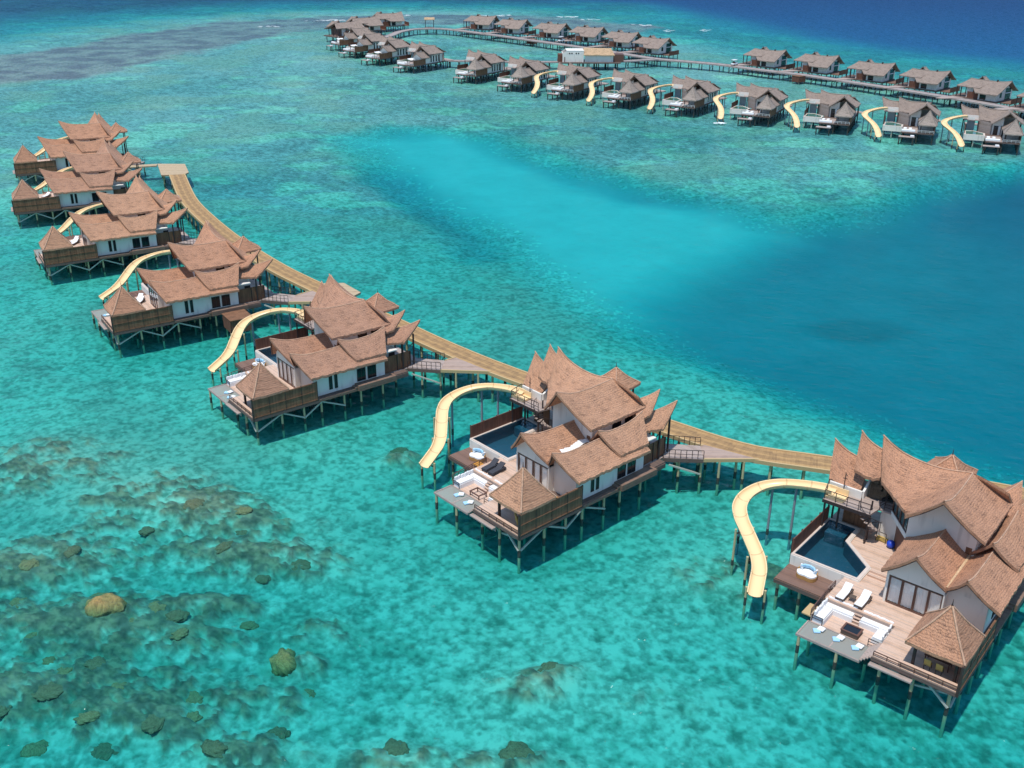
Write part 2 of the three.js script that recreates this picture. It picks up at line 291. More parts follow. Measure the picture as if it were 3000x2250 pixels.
// flat plate with an outline in plan, top at y
function plate(pts, y, th, holes = []) {
  const s = new THREE.Shape(pts.map(([x, z]) => new THREE.Vector2(x, -z))); for (const h of holes) s.holes.push(new THREE.Path(h.map(([x, z]) => new THREE.Vector2(x, -z))));
  const g = new THREE.ExtrudeGeometry(s, { depth: th, bevelEnabled: false }); g.rotateX(-Math.PI / 2); g.translate(0, y - th, 0); return metreUV(g);
}
// upright wall: an outline of [along, y] run from a to b in plan
function wallFace(a, b, outline, th) {
  const d = V(b[0] - a[0], 0, b[1] - a[1]), l = d.length(); d.normalize();
  const s = new THREE.Shape(outline.map(([t, y]) => new THREE.Vector2(t * l, y))); const g = new THREE.ExtrudeGeometry(s, { depth: th, bevelEnabled: false }); g.translate(0, 0, -th / 2);
  const uvg = metreUV(g); uvg.applyMatrix4(new THREE.Matrix4().makeBasis(d, V(0, 1, 0), d.clone().cross(V(0, 1, 0)))); uvg.translate(a[0], 0, a[1]); return uvg;
}
const spline = (pts, n) => (pts.length === 2 ? [...Array(n + 1)].map((_, i) => pts[0].clone().lerp(pts[1], i / n)) : new THREE.CatmullRomCurve3(pts, false, 'centripetal').getPoints(n));
// one thatched slope between a ridge line and an eave line; th is the thickness of the reed
function slope(ridge, eave, th = 0.28, sag = 0.12, n = 14, m = 6, seed = 1) {
  const A = spline(ridge, n), B = spline(eave, n), top = [], uvs = []; let u = 0;
  for (let i = 0; i <= n; i++) {
    if (i) u += (A[i].distanceTo(A[i - 1]) + B[i].distanceTo(B[i - 1])) / 2;
    const L = A[i].distanceTo(B[i]), row = [];
    for (let j = 0; j <= m; j++) {
      const s = j / m, p = A[i].clone().lerp(B[i], s); p.y -= sag * 4 * s * (1 - s) * 0.5 + sag * Math.sin(Math.PI * s) * 0.5;
      const q = hash(i + seed * 31, j, seed); p.y += (q - 0.5) * 0.05; if (j === m) { p.y += (hash(i, 9, seed) - 0.5) * 0.11; p.x += (hash(i, 11, seed) - 0.5) * 0.08; p.z += (hash(i, 12, seed) - 0.5) * 0.08; }
      row.push(p); uvs.push([u, s * L]);
    }
    top.push(row);
  }
  const pos = [], uv = [], U = (i, j) => uvs[i * (m + 1) + j];
  const quad = (a, b, c, d, ua, ub, uc, ud) => { for (const [p, q] of [[a, ua], [b, ub], [c, uc], [a, ua], [c, uc], [d, ud]]) { pos.push(p.x, p.y, p.z); uv.push(q[0], q[1]); } };
  const low = top.map((r) => r.map((p) => p.clone().setY(p.y - th)));
  for (let i = 0; i < n; i++) for (let j = 0; j < m; j++) {
    quad(top[i][j], top[i][j + 1], top[i + 1][j + 1], top[i + 1][j], U(i, j), U(i, j + 1), U(i + 1, j + 1), U(i + 1, j));
    quad(low[i][j], low[i + 1][j], low[i + 1][j + 1], low[i][j + 1], U(i, j), U(i + 1, j), U(i + 1, j + 1), U(i, j + 1));
  }
  for (let j = 0; j < m; j++) { quad(top[0][j], low[0][j], low[0][j + 1], top[0][j + 1], [0, j], [th, j], [th, j + 1], [0, j + 1]); quad(top[n][j], top[n][j + 1], low[n][j + 1], low[n][j], [0, j], [0, j + 1], [th, j + 1], [th, j]); }
  for (let i = 0; i < n; i++) { quad(top[i][m], low[i][m], low[i + 1][m], top[i + 1][m], [i, 0], [i, th], [i + 1, th], [i + 1, 0]); quad(top[i][0], top[i + 1][0], low[i + 1][0], low[i][0], [i, 0], [i + 1, 0], [i + 1, th], [i, th]); }
  const g = new THREE.BufferGeometry(); g.setAttribute('position', new THREE.Float32BufferAttribute(pos, 3)); g.setAttribute('uv', new THREE.Float32BufferAttribute(uv, 2)); g.computeVertexNormals();
  const c = toCreasedNormals(g, 0.6); return c;
}
// four-sided (or rounder) pointed roof with hollow slopes
function peak(cx, cz, half, yTop, yEave, th = 0.28, hollow = 0.10, round = 0.12, rot = 0, half2 = half) {
  const N = 40, m = 7, top = [], uvs = [];
  const per = [...Array(N + 1)].map((_, i) => { // walk round a square with rounded corners
    const k = (i / N) * 4, side = Math.floor(k) % 4, f = k - Math.floor(k), a = -1 + 2 * f; let x, z;
    if (side === 0) [x, z] = [a, -1]; else if (side === 1) [x, z] = [1, a]; else if (side === 2) [x, z] = [-a, 1]; else [x, z] = [-1, -a];
    const r = Math.hypot(x, z), s = mix(1, 1.2 / r, round); return [x * s, z * s];
  });
  const slant = Math.hypot(half, yTop - yEave), c0 = Math.cos(rot), s0 = Math.sin(rot);
  for (let i = 0; i <= N; i++) { const row = []; for (let j = 0; j <= m; j++) { const s = Math.max(0.012, j / m); const x = per[i][0] * half * s, z = per[i][1] * half2 * s; const y = mix(yTop, yEave, s) - hollow * (yTop - yEave) * Math.sin(Math.PI * s) * 0.8 + (hash(i % N, j, 5) - 0.5) * 0.05; row.push(V(cx + x * c0 + z * s0, y, cz - x * s0 + z * c0)); uvs.push([(i / N) * 8 * half * Math.max(s, 0.3), s * slant]); } top.push(row); }
  const pos = [], uv = [], U = (i, j) => uvs[i * (m + 1) + j];
  const quad = (a, b, c, d, ua, ub, uc, ud) => { for (const [p, q] of [[a, ua], [b, ub], [c, uc], [a, ua], [c, uc], [d, ud]]) { pos.push(p.x, p.y, p.z); uv.push(q[0], q[1]); } };
  const dn = (p) => p.clone().setY(p.y - th);
  for (let i = 0; i < N; i++) {
    for (let j = 0; j < m; j++) { quad(top[i][j], top[i + 1][j], top[i + 1][j + 1], top[i][j + 1], U(i, j), U(i + 1, j), U(i + 1, j + 1), U(i, j + 1)); quad(dn(top[i][j]), dn(top[i][j + 1]), dn(top[i + 1][j + 1]), dn(top[i + 1][j]), U(i, j), U(i, j + 1), U(i + 1, j + 1), U(i + 1, j)); }
    quad(top[i][m], top[i + 1][m], dn(top[i + 1][m]), dn(top[i][m]), [i, 0], [i + 1, 0], [i + 1, th], [i, th]);
  }
  const g = new THREE.BufferGeometry(); g.setAttribute('position', new THREE.Float32BufferAttribute(pos, 3)); g.setAttribute('uv', new THREE.Float32BufferAttribute(uv, 2)); g.computeVertexNormals();
  const hips = [0, 10, 20, 30].map((i) => tube(top[i].map((p) => p.clone().setY(p.y + 0.02)), 0.085, 10, 5));
  return [toCreasedNormals(g, 0.6), merge(...hips), merge(rod(V(cx, yTop - 0.15, cz), V(cx, yTop + 0.55, cz), 0.06, 6, 0.02))];
}
// ------------------------------------------------------------------ scene graph helpers
const used = {};
function unique(name) { const n = (used[name] = (used[name] ?? -1) + 1); return n ? `${name}_${String(n).padStart(3, '0')}` : name; }
function part(name, geo, mat, parent, label) { const m = new THREE.Mesh(Array.isArray(geo) ? merge(...geo) : geo, mat); m.name = name; m.castShadow = m.receiveShadow = true; if (label) m.userData.label = label; parent.add(m); return m; }
const parts = (name, gs, mat, parent) => gs.map((g) => part(name, g, mat, parent));
function thing(name, label, category, x = 0, z = 0, turn = 0, group, y = 0) { const g = new THREE.Group(); g.name = unique(name); g.position.set(x, y, z); g.rotation.y = turn; g.userData = { label, category }; if (group) g.userData.group = group; scene.add(g); return g; }
function solo(name, geo, mat, label, category, group) { const m = part(unique(name), geo, mat, scene); m.userData = { label, category }; if (group) m.userData.group = group; return m; }
function copy(root, label, x, z, turn, group, y = 0) { const r = root.clone(); const base = root.name.replace(/_\d{3}$/, ''); r.name = unique(base); r.position.set(x, y, z); r.rotation.set(0, turn, 0); r.userData = { ...root.userData, label }; if (group) r.userData.group = group; scene.add(r); return r; }
const at = ([px, pz, a], x, z) => [px + Math.cos(a) * x + Math.sin(a) * z, pz - Math.sin(a) * x + Math.cos(a) * z];
function pileGeo(x, z, y1, r = 0.14, y0 = -3) { return rod(V(x, y0, z), V(x, y1, z), r, 8, r * 0.92); }
function pile(parent, x, z, y1, r = 0.14, mat = MT.pile) {
  const jx = (hash(Math.round(x * 50), Math.round(z * 50), 3) - 0.5) * 0.08, p = part('pile', pileGeo(x + jx, z, y1, r), mat, parent);
  part('waterline_band', rod(V(x + jx, -0.45, z), V(x + jx, 0.12 + 0.25 * hash(Math.round(x * 40), Math.round(z * 40), 9), z), r * 1.05, 8), MT.tide, p); return p;
}
function rail(parent, pts, h, every = 1.2, name = 'railing', mat = MT.dark, bars = 2, w = 0.055) {
  const gs = [];
  for (let i = 0; i + 1 < pts.length; i++) {
    const a = V(...pts[i]), b = V(...pts[i + 1]), n = Math.max(1, Math.round(a.distanceTo(b) / every));
    for (let k = 0; k < bars; k++) { const y = h * (1 - k / bars); gs.push(beam(a.clone().setY(a.y + y), b.clone().setY(b.y + y), w, w * (k ? 0.7 : 1.1))); }
    for (let k = i ? 1 : 0; k <= n; k++) { const p = a.clone().lerp(b, k / n); gs.push(beam(p, p.clone().setY(p.y + h - w), w, w)); }
  }
  return part(name, gs, mat, parent);
}
// ------------------------------------------------------------------ the brown-thatched villas
const DECK = 2.25, LOW = 1.3, SPA = 1.45, POOL = 2.5, UP = 5.3;
function gable(parent, name, ridge, eaves, seed, mat = MT.thatch, cap = MT.ridge, sag = 0.14, th = 0.28) {
  const r = part(name, eaves.map((e, i) => slope(ridge, e, th, sag, 30, 8, seed + i * 3)), mat, parent);
  part('ridge_cap', tube(ridge.map((p) => p.clone().setY(p.y - 0.02)), 0.075, 24, 5), cap, r);
  for (const e of eaves) part('verge_strip', tube([0, 0.25, 0.5, 0.75, 0.97].map((t) => { const q = ridge[0].clone().lerp(e[0], t); q.y -= th + 0.06 + sag * Math.sin(Math.PI * t); q.addScaledVector(ridge[1].clone().sub(ridge[0]).setY(0).normalize(), 0.1); return q; }), 0.06, 10, 5), MT.vergeDark, r);  // thin dark strip run along under the front roof edge
  return r;
}
function makeVilla() {
  const v = thing('overwater_villa', '', 'villa');
  // decks
  const d = part('sun_deck', plate([[0, 0], [6.25, 0], [6.25, 4.5], [12, 4.5], [12, 8.3], [8.4, 8.3], [8.4, 7.2], [0.3, 7.2], [0, 7.2]], DECK, 0.12), MT.deck, v);
  parts('edge_board', [bx(-0.06, 6.3, DECK - 0.42, DECK - 0.1, -0.06, 0.04), bx(-0.08, 0.02, DECK - 0.42, DECK - 0.1, 0.04, 7.8), bx(11.94, 12.04, DECK - 0.9, DECK - 0.12, 4.5, 8.3)], MT.fascia, d);
  part('floor_beam', [bx(0.1, 11.8, DECK - 0.5, DECK - 0.14, 5.6, 5.85), bx(0.1, 6.2, DECK - 0.5, DECK - 0.14, 3, 3.25), bx(0.4, 0.65, DECK - 0.6, DECK - 0.13, 0.2, 20), bx(5.6, 5.85, DECK - 0.6, DECK - 0.13, 0.2, 20), bx(0.1, 11, DECK - 0.55, DECK - 0.14, 9.2, 9.45), bx(0.1, 11, DECK - 0.55, DECK - 0.14, 13.4, 13.65), bx(0.1, 11, DECK - 0.55, DECK - 0.14, 17.4, 17.65)], MT.fascia, v);
  part('house_floor', plate([[0.3, 7.2], [10.8, 7.2], [10.8, 20], [0.5, 20]], DECK - 0.002, 0.3), MT.fascia, v);
  const pd = part('pool_side_deck', plate([[8.4, 8.3], [10.7, 8.3], [10.7, 10.6], [13.75, 13.15], [14, 16.4], [8.4, 16.4]], DECK + 0.01, 0.12), MT.deck, v);
  part('step', [bx(8.5, 10.6, DECK + 0.012, DECK + 0.19, 9.55, 9.95), bx(8.5, 10.6, DECK + 0.012, DECK + 0.36, 9.95, 10.4)], MT.deck, pd);
  // low front bench rail and ledge
  part('ledge', [bx(3.1, 6.3, 1.62, 1.75, -0.5, -0.07), bx(3.1, 6.3, 1.3, 1.62, -0.1, -0.065)], MT.greyDeck, v);
  rail(v, [[6.2, DECK, 0.05], [0.1, DECK, 0.05]], 0.42, 1.0, 'front_railing', MT.frameWood, 2, 0.06);
  part('bench_seat', bx(0.15, 4.4, DECK + 0.002, DECK + 0.30, 0.18, 0.55), MT.deck, v);
  // steps from the sun deck down to the net
  for (let k = 0; k < 4; k++) part('stair_tread', bx(6.3 + 0.21 * k, 6.52 + 0.21 * k, DECK - 0.2 * (k + 1) - 0.08, DECK - 0.2 * (k + 1), -0.02, 2.1), MT.greyDeck, v);
  // sunken lounge and net
  const lp = part('sunken_lounge_floor', plate([[6.3, 2.1], [12, 2.1], [12, 4.6], [6.3, 4.6]], LOW, 0.14), MT.deck, v);
  parts('edge_board', [bx(6.25, 6.33, LOW, DECK - 0.12, 2.14, 4.5), bx(6.33, 12, LOW, DECK - 0.12, 4.5, 4.56), bx(12.0, 12.06, LOW - 0.1, DECK - 0.3, 2.14, 4.5)], MT.greyDeck, lp);
  for (let k = 0; k < 4; k++) part('stair_tread', bx(8.82, 9.42, DECK - 0.19 * (k + 1) - 0.05, DECK - 0.19 * (k + 1), 4.42 - 0.2 * (k + 1), 4.62 - 0.2 * (k + 1)), MT.deck, lp);
  part('lounge_net', plate([[7.16, 0.04], [12.14, 0.04], [12.14, 2.06], [7.16, 2.06]], LOW - 0.03, 0.02), MT.net, v);
  part('net_frame', [bx(7.1, 12.24, LOW - 0.16, LOW + 0.02, -0.08, 0.05), bx(12.13, 12.24, LOW - 0.16, LOW + 0.02, 0.05, 2.1), bx(7.06, 7.16, LOW - 0.16, LOW + 0.02, 0.05, 2.1), bx(9.5, 9.62, LOW - 0.16, LOW - 0.02, 0.05, 2.1), bx(7.16, 12.13, LOW - 0.16, LOW + 0.01, 2.04, 2.12)], MT.greyDeck, v);
  part('lounge_rail', [beam(V(12.0, 1.95, 2.15), V(11.1, 1.95, 2.15), 0.05), beam(V(12.0, 1.7, 2.15), V(11.1, 1.7, 2.15), 0.04), beam(V(11.1, LOW, 2.15), V(11.1, 1.95, 2.15), 0.05)], MT.dark, v); part('lounge_rail', [beam(V(7.35, 1.95, 2.15), V(6.35, 1.95, 2.15), 0.05), beam(V(7.35, 1.7, 2.15), V(6.35, 1.7, 2.15), 0.04), beam(V(7.35, LOW, 2.15), V(7.35, 1.95, 2.15), 0.05)], MT.dark, v);
  rail(v, [[12.08, DECK - 0.4, 2.1], [12.08, DECK - 0.1, 4.6], [12.02, DECK, 6.4]], 0.62, 0.9, 'side_railing', MT.frameWood, 3, 0.055);
  // lower day-bed deck beside the pool
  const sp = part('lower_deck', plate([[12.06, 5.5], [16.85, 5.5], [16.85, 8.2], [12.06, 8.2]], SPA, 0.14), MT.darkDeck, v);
  parts('edge_board', [bx(12.02, 16.9, SPA - 0.45, SPA - 0.12, 5.43, 5.52), bx(16.84, 16.93, SPA - 0.45, SPA - 0.12, 5.52, 8.2)], MT.fascia, sp);
  for (let k = 0; k < 3; k++) part('stair_tread', bx(11.95 + 0.25 * k, 12.2 + 0.25 * k, DECK - 0.2 * (k + 1) - 0.06, DECK - 0.2 * (k + 1), 6.7, 8.1), MT.greyDeck, sp);
  part('jetty_step', [bx(12.3, 13.4, 0.55, 0.65, 3.6, 5.2), bx(12.1, 12.4, 0.9, 1.0, 3.9, 5.0)], MT.jettyEdge, v);
  // pool
  const O = [[10.75, 8.2], [16.8, 8.2], [16.8, 15.75], [13.85, 15.75], [13.72, 13.2], [10.75, 10.6]], I = [[11.05, 8.42], [16.6, 8.42], [16.6, 15.55], [14.15, 15.55], [14.05, 13.05], [11.05, 10.42]];
  const pool = part('pool_basin', [plate(O, 0.95, 0.12), ...[[0, 1], [1, 2], [2, 3], [3, 4], [4, 5], [5, 0]].map(([a, b]) => wallFace(O[a], O[b], [[0.004, 0.95], [0.996, 0.95], [0.996, POOL - 0.08], [0.004, POOL - 0.08]], 0.1))], MT.plaster, v);
  part('tile_lining', [plate(I, 1.05, 0.05), ...[[0, 1], [1, 2], [2, 3], [3, 4], [4, 5], [5, 0]].map(([a, b]) => wallFace(I[a], I[b], [[0.002, 1.05], [0.998, 1.05], [0.998, POOL - 0.07], [0.002, POOL - 0.07]], 0.05)), bx(14.5, 16.3, 1.05, 2.1, 13.9, 15.2)], MT.tile, pool);
  part('coping', plate(O, POOL, 0.08, [I]), MT.coping, pool);
  part('pool_water', plate(I.map(([x, z]) => [x + (13.4 - x) * 0.006, z + (11.8 - z) * 0.006]), POOL - 0.1, 0.004), MT.poolWater, pool);
  const fp = part('pool_fence', bx(16.78, 16.86, POOL + 0.002, 3.86, 8.35, 15.55), MT.redSlat, v);
  for (let k = 0; k <= 4; k++) part('fence_post', bx(16.86, 16.95, 1.4, 3.9, 8.35 + k * 1.78, 8.46 + k * 1.78), MT.post, fp);
  // right-hand fence of the sun deck
  for (let k = 0; k < 4; k++) { const f = part('fence_panel', bx(-0.04, 0.05, DECK - 0.06, 4.42, 0.02 + k * 1.94, 1.9 + k * 1.94), MT.slat, v); parts('fence_rail', [bx(-0.09, -0.04, 4.3, 4.4, 0.02 + k * 1.94, 1.9 + k * 1.94), bx(-0.09, -0.04, DECK, DECK + 0.1, 0.02 + k * 1.94, 1.9 + k * 1.94), bx(-0.085, -0.04, 3.3, 3.37, 0.02 + k * 1.94, 1.9 + k * 1.94)], MT.slat, f); part('fence_post', bx(-0.07, 0.08, DECK - 0.1, 4.48, 1.9 + k * 1.94, 1.96 + k * 1.94), MT.post, f); }
  part('corner_post', bx(-0.1, 0.1, DECK - 0.35, 4.52, -0.1, 0.02), MT.post, v);
  // pavilion
  const [pg, ph, pf] = peak(2.08, 2.25, 2.16, 7.5, 4.6, 0.26, 0.06, 0.10);
  const pav = part('pavilion_roof', pg, MT.thatch, v); part('hip_cap', ph, MT.ridge, pav); part('finial', pf, MT.post, pav);
  for (const [x, z] of [[3.55, 0.75], [0.55, 0.75], [3.55, 3.8], [0.55, 3.8]]) part('pavilion_post', bx(x - 0.1, x + 0.1, DECK, 4.85, z - 0.1, z + 0.1), MT.post, v);
  part('pavilion_beam', [bx(0.5, 3.6, 4.68, 4.9, 0.68, 0.82), bx(0.5, 3.6, 4.68, 4.9, 3.73, 3.87), bx(0.48, 0.62, 4.681, 4.899, 0.82, 3.73), bx(3.48, 3.62, 4.681, 4.899, 0.82, 3.73)], MT.post, pav);
  // side walk along the white wall
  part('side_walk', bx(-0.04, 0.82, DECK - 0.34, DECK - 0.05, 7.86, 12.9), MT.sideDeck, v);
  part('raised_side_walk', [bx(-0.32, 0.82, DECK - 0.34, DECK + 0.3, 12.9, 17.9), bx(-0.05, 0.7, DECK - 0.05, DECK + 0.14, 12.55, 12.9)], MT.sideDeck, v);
  // walls: bedroom wing on the right, living room in the middle
  const wr = part('side_wall', wallFace([0.84, 17.0], [0.84, 7.86], [[0, DECK - 0.05], [1, DECK - 0.05], [1, 5.2], [0, 5.2]], 0.16), MT.plaster, v);
  for (const [z0, z1, y0, y1] of [[13.35, 14.35, 2.72, 4.15], [14.75, 15.75, 2.72, 4.15], [9.72, 10.02, 2.72, 4.32], [10.42, 10.68, 2.72, 4.32]]) {
    const w = part('window', bx(0.735, 0.775, y0, y1, z0, z1), MT.darkGlass, wr);
    part('window_frame', [bx(0.71, 0.77, y0 - 0.07, y0, z0 - 0.07, z1 + 0.07), bx(0.71, 0.77, y1, y1 + 0.07, z0 - 0.07, z1 + 0.07), bx(0.71, 0.77, y0, y1, z0 - 0.07, z0), bx(0.71, 0.77, y0, y1, z1, z1 + 0.07), bx(0.72, 0.77, y0, y1, (z0 + z1) / 2 - 0.02, (z0 + z1) / 2 + 0.02)], MT.dark, wr);
  }
  part('gable_wall', wallFace([0.76, 7.78], [3.78, 7.78], [[0, DECK - 0.05], [1, DECK - 0.05], [1, 5.35], [0.47, 7.0], [0, 5.25]], 0.16), MT.plaster, v);
  // living-room front: white gable over sliding doors
  const X0 = 3.84, X1 = 8.24, ZF = 7.12, DT = 4.78;
  const gw = part('gable_wall', [wallFace([X0, ZF], [X1, ZF], [[0, DT + 0.1], [1, DT + 0.1], [1, 5.45], [0.48, 7.55], [0, 5.55]], 0.16), bx(X1 - 0.12, X1 + 0.04, DECK, DT + 0.1, ZF - 0.08, ZF + 0.08), bx(X0 - 0.06, X0 + 0.05, DECK, DT + 0.1, ZF - 0.08, ZF + 0.65)], MT.plaster, v);
  for (let k = 0; k < 4; k++) {
    const a = X0 + 0.08 + k * 1.04, b = a + 1.02, dr = part('sliding_door', [bx(a, a + 0.07, DECK + 0.02, DT, ZF - 0.05, ZF + 0.03), bx(b - 0.07, b, DECK + 0.02, DT, ZF - 0.05, ZF + 0.03), bx(a + 0.07, b - 0.07, DECK + 0.02, DECK + 0.12, ZF - 0.05, ZF + 0.03), bx(a + 0.07, b - 0.07, DT - 0.09, DT, ZF - 0.05, ZF + 0.03)], MT.frameWood, v);
    part('door_pane', bx(a + 0.07, b - 0.07, DECK + 0.12, DT - 0.09, ZF - 0.012, ZF - 0.004), MT.glass, dr);
    part('curtain', (() => { const g = new THREE.PlaneGeometry(0.9, DT - DECK - 0.25, 36, 1), p = g.attributes.position; for (let i = 0; i < p.count; i++) p.setZ(i, 0.035 * Math.sin(p.getX(i) * 62 + k) + 0.02 * Math.sin(p.getX(i) * 23 + 2 * k)); g.computeVertexNormals(); g.rotateY(Math.PI); g.translate((a + b) / 2, (DT + DECK) / 2, ZF + 0.16); return strip(g); })(), MT.curtain, dr);
  }
  part('door_head', [bx(X0 + 0.05, X1 - 0.12, DT, DT + 0.1, ZF - 0.07, ZF + 0.07)], MT.dark, gw);
  part('left_wall', wallFace([8.3, 7.2], [8.3, 12.6], [[0, DECK], [1, DECK], [1, 5.3], [0, 5.3]], 0.14), MT.plaster, v);
  parts('rear_wall', [wallFace([3.7, 19.4], [12.3, 19.4], [[0, DECK], [1, DECK], [1, 7.5], [0, 7.3]], 0.16), wallFace([0.92, 16.95], [3.4, 16.95], [[0, DECK], [1, DECK], [1, 5.0], [0, 5.0]], 0.14), wallFace([2.3, 17.1], [2.3, 19.3], [[0, DECK], [1, DECK], [1, 5.9], [0, 5.9]], 0.14)], MT.plaster, v); part('entrance_door', bx(2.16, 2.22, DECK + 0.02, 4.4, 18.5, 19.3), MT.dark, v);
  part('room_ceiling', bx(1, 8.2, 5.05, 5.15, 8, 19), MT.plaster, v);
  // upper storey
  const uw = part('upper_wall', [wallFace([3.55, 12.6], [9.0, 12.6], [[0, 4.8], [1, 4.8], [1, 7.85], [0.46, 10.05], [0, 7.75]], 0.16), wallFace([3.55, 12.7], [3.55, 19.5], [[0, 4.8], [1, 4.8], [1, 7.5], [0, 7.6]], 0.14)], MT.plaster, v);
  parts('small_window', [bx(3.40, 3.48, 6.3, 7.3, 15.2, 16.4), bx(3.40, 3.48, 6.3, 7.3, 17, 18)], MT.darkGlass, uw);
  part('vent_panel', bx(3.78, 4.25, 5.7, 6.35, 12.5, 12.53), MT.slat, uw);
  // slanting glazed corner over the pool
  const G0 = [8.98, 12.66], G1 = [11.3, 15.5];
  const gl = part('corner_sill', wallFace(G0, G1, [[0, 5.05], [1, 5.05], [1, 5.5], [0, 5.5]], 0.2), MT.plaster, v); part('corner_lintel', wallFace(G0, G1, [[0, 7.75], [1, 7.85], [1, 8.0], [0, 7.95]], 0.14), MT.plaster, v);
  for (let k = 0; k < 4; k++) { const f = part('corner_window', [wallFace(G0, G1, [[k / 4 + 0.005, 5.5], [k / 4 + 0.03, 5.5], [k / 4 + 0.03, 7.76], [k / 4 + 0.005, 7.76]], 0.1), wallFace(G0, G1, [[(k + 1) / 4 - 0.02, 5.5], [(k + 1) / 4 + 0.004, 5.5], [(k + 1) / 4 + 0.004, 7.76], [(k + 1) / 4 - 0.02, 7.76]], 0.1), wallFace(G0, G1, [[k / 4 + 0.03, 5.5], [(k + 1) / 4 - 0.02, 5.5], [(k + 1) / 4 - 0.02, 5.58], [k / 4 + 0.03, 5.58]], 0.1)], MT.frameWood, v); part('pane', wallFace(G0, G1, [[k / 4 + 0.03, 5.58], [(k + 1) / 4 - 0.02, 5.58], [(k + 1) / 4 - 0.02, 7.75], [k / 4 + 0.03, 7.75]], 0.01), MT.tinted, f); }
  part('curtain', wallFace([9.2, 12.95], [11.3, 15.7], [[0, 5.5], [1, 5.5], [1, 7.7], [0, 7.7]], 0.02), MT.curtain, gl);
  part('ground_recess', [wallFace([9.0, 12.8], [10.65, 15.4], [[0, DECK], [1, DECK], [1, 5.05], [0, 5.05]], 0.1)], MT.frameWood, v);
  part('upper_floor', plate([[3.6, 12.7], [9.0, 12.7], [11.2, 15.4], [11.2, 19.4], [3.6, 19.4]], 5.05, 0.12), MT.frameWood, v);
  // stair tower wall, shower wall
  part('tower_wall', [wallFace([12.3, 15.9], [10.66, 15.62], [[0, DECK], [1, DECK], [1, UP - 0.12], [0, UP - 0.12]], 0.14), wallFace([10.66, 15.62], [10.66, 19.5], [[0.02, DECK], [1, DECK], [1, 8], [0.02, UP - 0.12]], 0.14), wallFace([12.3, 16.0], [12.3, 19.5], [[0, DECK], [1, DECK], [1, UP - 0.12], [0, UP - 0.12]], 0.14)], MT.plaster, v);
  rail(v, [[12.2, DECK, 15.2], [11.3, DECK, 15.1]], 1.0, 1, 'stair_foot_rail', MT.dark, 2, 0.045);
  part('pool_towel_bench', [bx(11.25, 12.2, DECK + 0.01, DECK + 0.28, 15.3, 15.72)], MT.yellow, v);
  // bamboo screen under the slide terrace
  part('bamboo_screen', [bx(13.6, 15.65, DECK, UP - 0.2, 16.35, 16.42), bx(13.5, 13.6, DECK, UP - 0.2, 16.3, 16.45), bx(15.65, 15.75, DECK, UP - 0.2, 16.3, 16.45)], MT.slat, v);
  part('rear_deck', plate([[12.4, 15.8], [16.8, 15.8], [16.8, 20], [12.4, 20]], DECK - 0.004, 0.2), MT.greyDeck, v);
  // slide terrace upstairs
  const tr = part('slide_terrace', plate([[16.85, 13.8], [12.65, 13.88], [12.4, 15.35], [11.2, 15.35], [11.2, 19.4], [17.3, 19.4], [17.3, 16]], UP, 0.16), MT.greyDeck, v);
  part('edge_board', [beam(V(16.88, UP - 0.14, 13.76), V(12.6, UP - 0.14, 13.84), 0.08, 0.3)], MT.dark, tr);
  rail(v, [[17.3, UP, 15.9], [16.8, UP, 13.9], [12.68, UP, 13.96]], 0.92, 1.05, 'terrace_railing', MT.dark, 2, 0.05);
  rail(v, [[12.35, UP, 15.3], [12.2, UP, 16.3]], 0.92, 1, 'stair_head_rail', MT.dark, 3, 0.05);
  rail(v, [[12.0, UP, 15.45], [11.2, UP, 15.45]], 0.92, 0.8, 'stair_head_rail', MT.dark, 3, 0.05);
  for (const [x, z] of [[16.7, 14.0], [12.75, 14.05], [16.7, 16.2], [15.7, 14.9]]) part('terrace_post', bx(x - 0.07, x + 0.07, x < 16 && z < 15 && x > 15 ? DECK : 1.2, UP - 0.16, z - 0.07, z + 0.07), MT.dark, v);
  const pw = part('parapet', [wallFace([14.25, 15.95], [17.25, 15.95], [[0, UP - 0.2], [1, UP - 0.2], [1, 6.05], [0, 6.05]], 0.2), wallFace([14.2, 16.02], [14.2, 18.4], [[0, UP - 0.2], [1, UP - 0.2], [1, 7.2], [0, 6.05]], 0.2)], MT.plaster, v);
  part('shower_pole', [beam(V(15.85, UP, 15.7), V(15.85, 7.5, 15.7), 0.06), beam(V(15.85, 7.35, 15.7), V(15.6, 7.35, 15.45), 0.05), beam(V(15.65, 6.9, 15.7), V(16.05, 6.9, 15.7), 0.05)], MT.dark, pw);
  part('terrace_glazing', [wallFace([14.0, 16.6], [11.2, 17.0], [[0, UP], [1, UP], [1, 7.9], [0, 7.9]], 0.03)], MT.tinted, v);
  part('terrace_back_wall', wallFace([14.1, 17.4], [11.1, 17.6], [[0, UP], [1, UP], [1, 8.2], [0, 8.2]], 0.1), MT.slat, v);
  // spiral stair
  const SC = [12.85, 14.75];
  const ss = part('spiral_stair_pole', rod(V(SC[0], DECK, SC[1]), V(SC[0], UP + 0.9, SC[1]), 0.08, 8), MT.dark, v);
  for (let k = 0; k < 14; k++) { const a = 1.1 + k * 0.40, y = DECK + 0.22 * (k + 1) - 0.02, c = Math.cos(a), s = Math.sin(a), g = new THREE.BoxGeometry(0.95, 0.05, 0.30); g.translate(0.52, 0, 0); g.rotateY(-a); g.translate(SC[0], y, SC[1]); part('stair_tread', metreUV(g), MT.greyDeck, v); part('baluster', rod(V(SC[0] + c * 0.97, y, SC[1] + s * 0.97), V(SC[0] + c * 0.97, y + 0.85, SC[1] + s * 0.97), 0.018, 5), MT.dark, ss); }
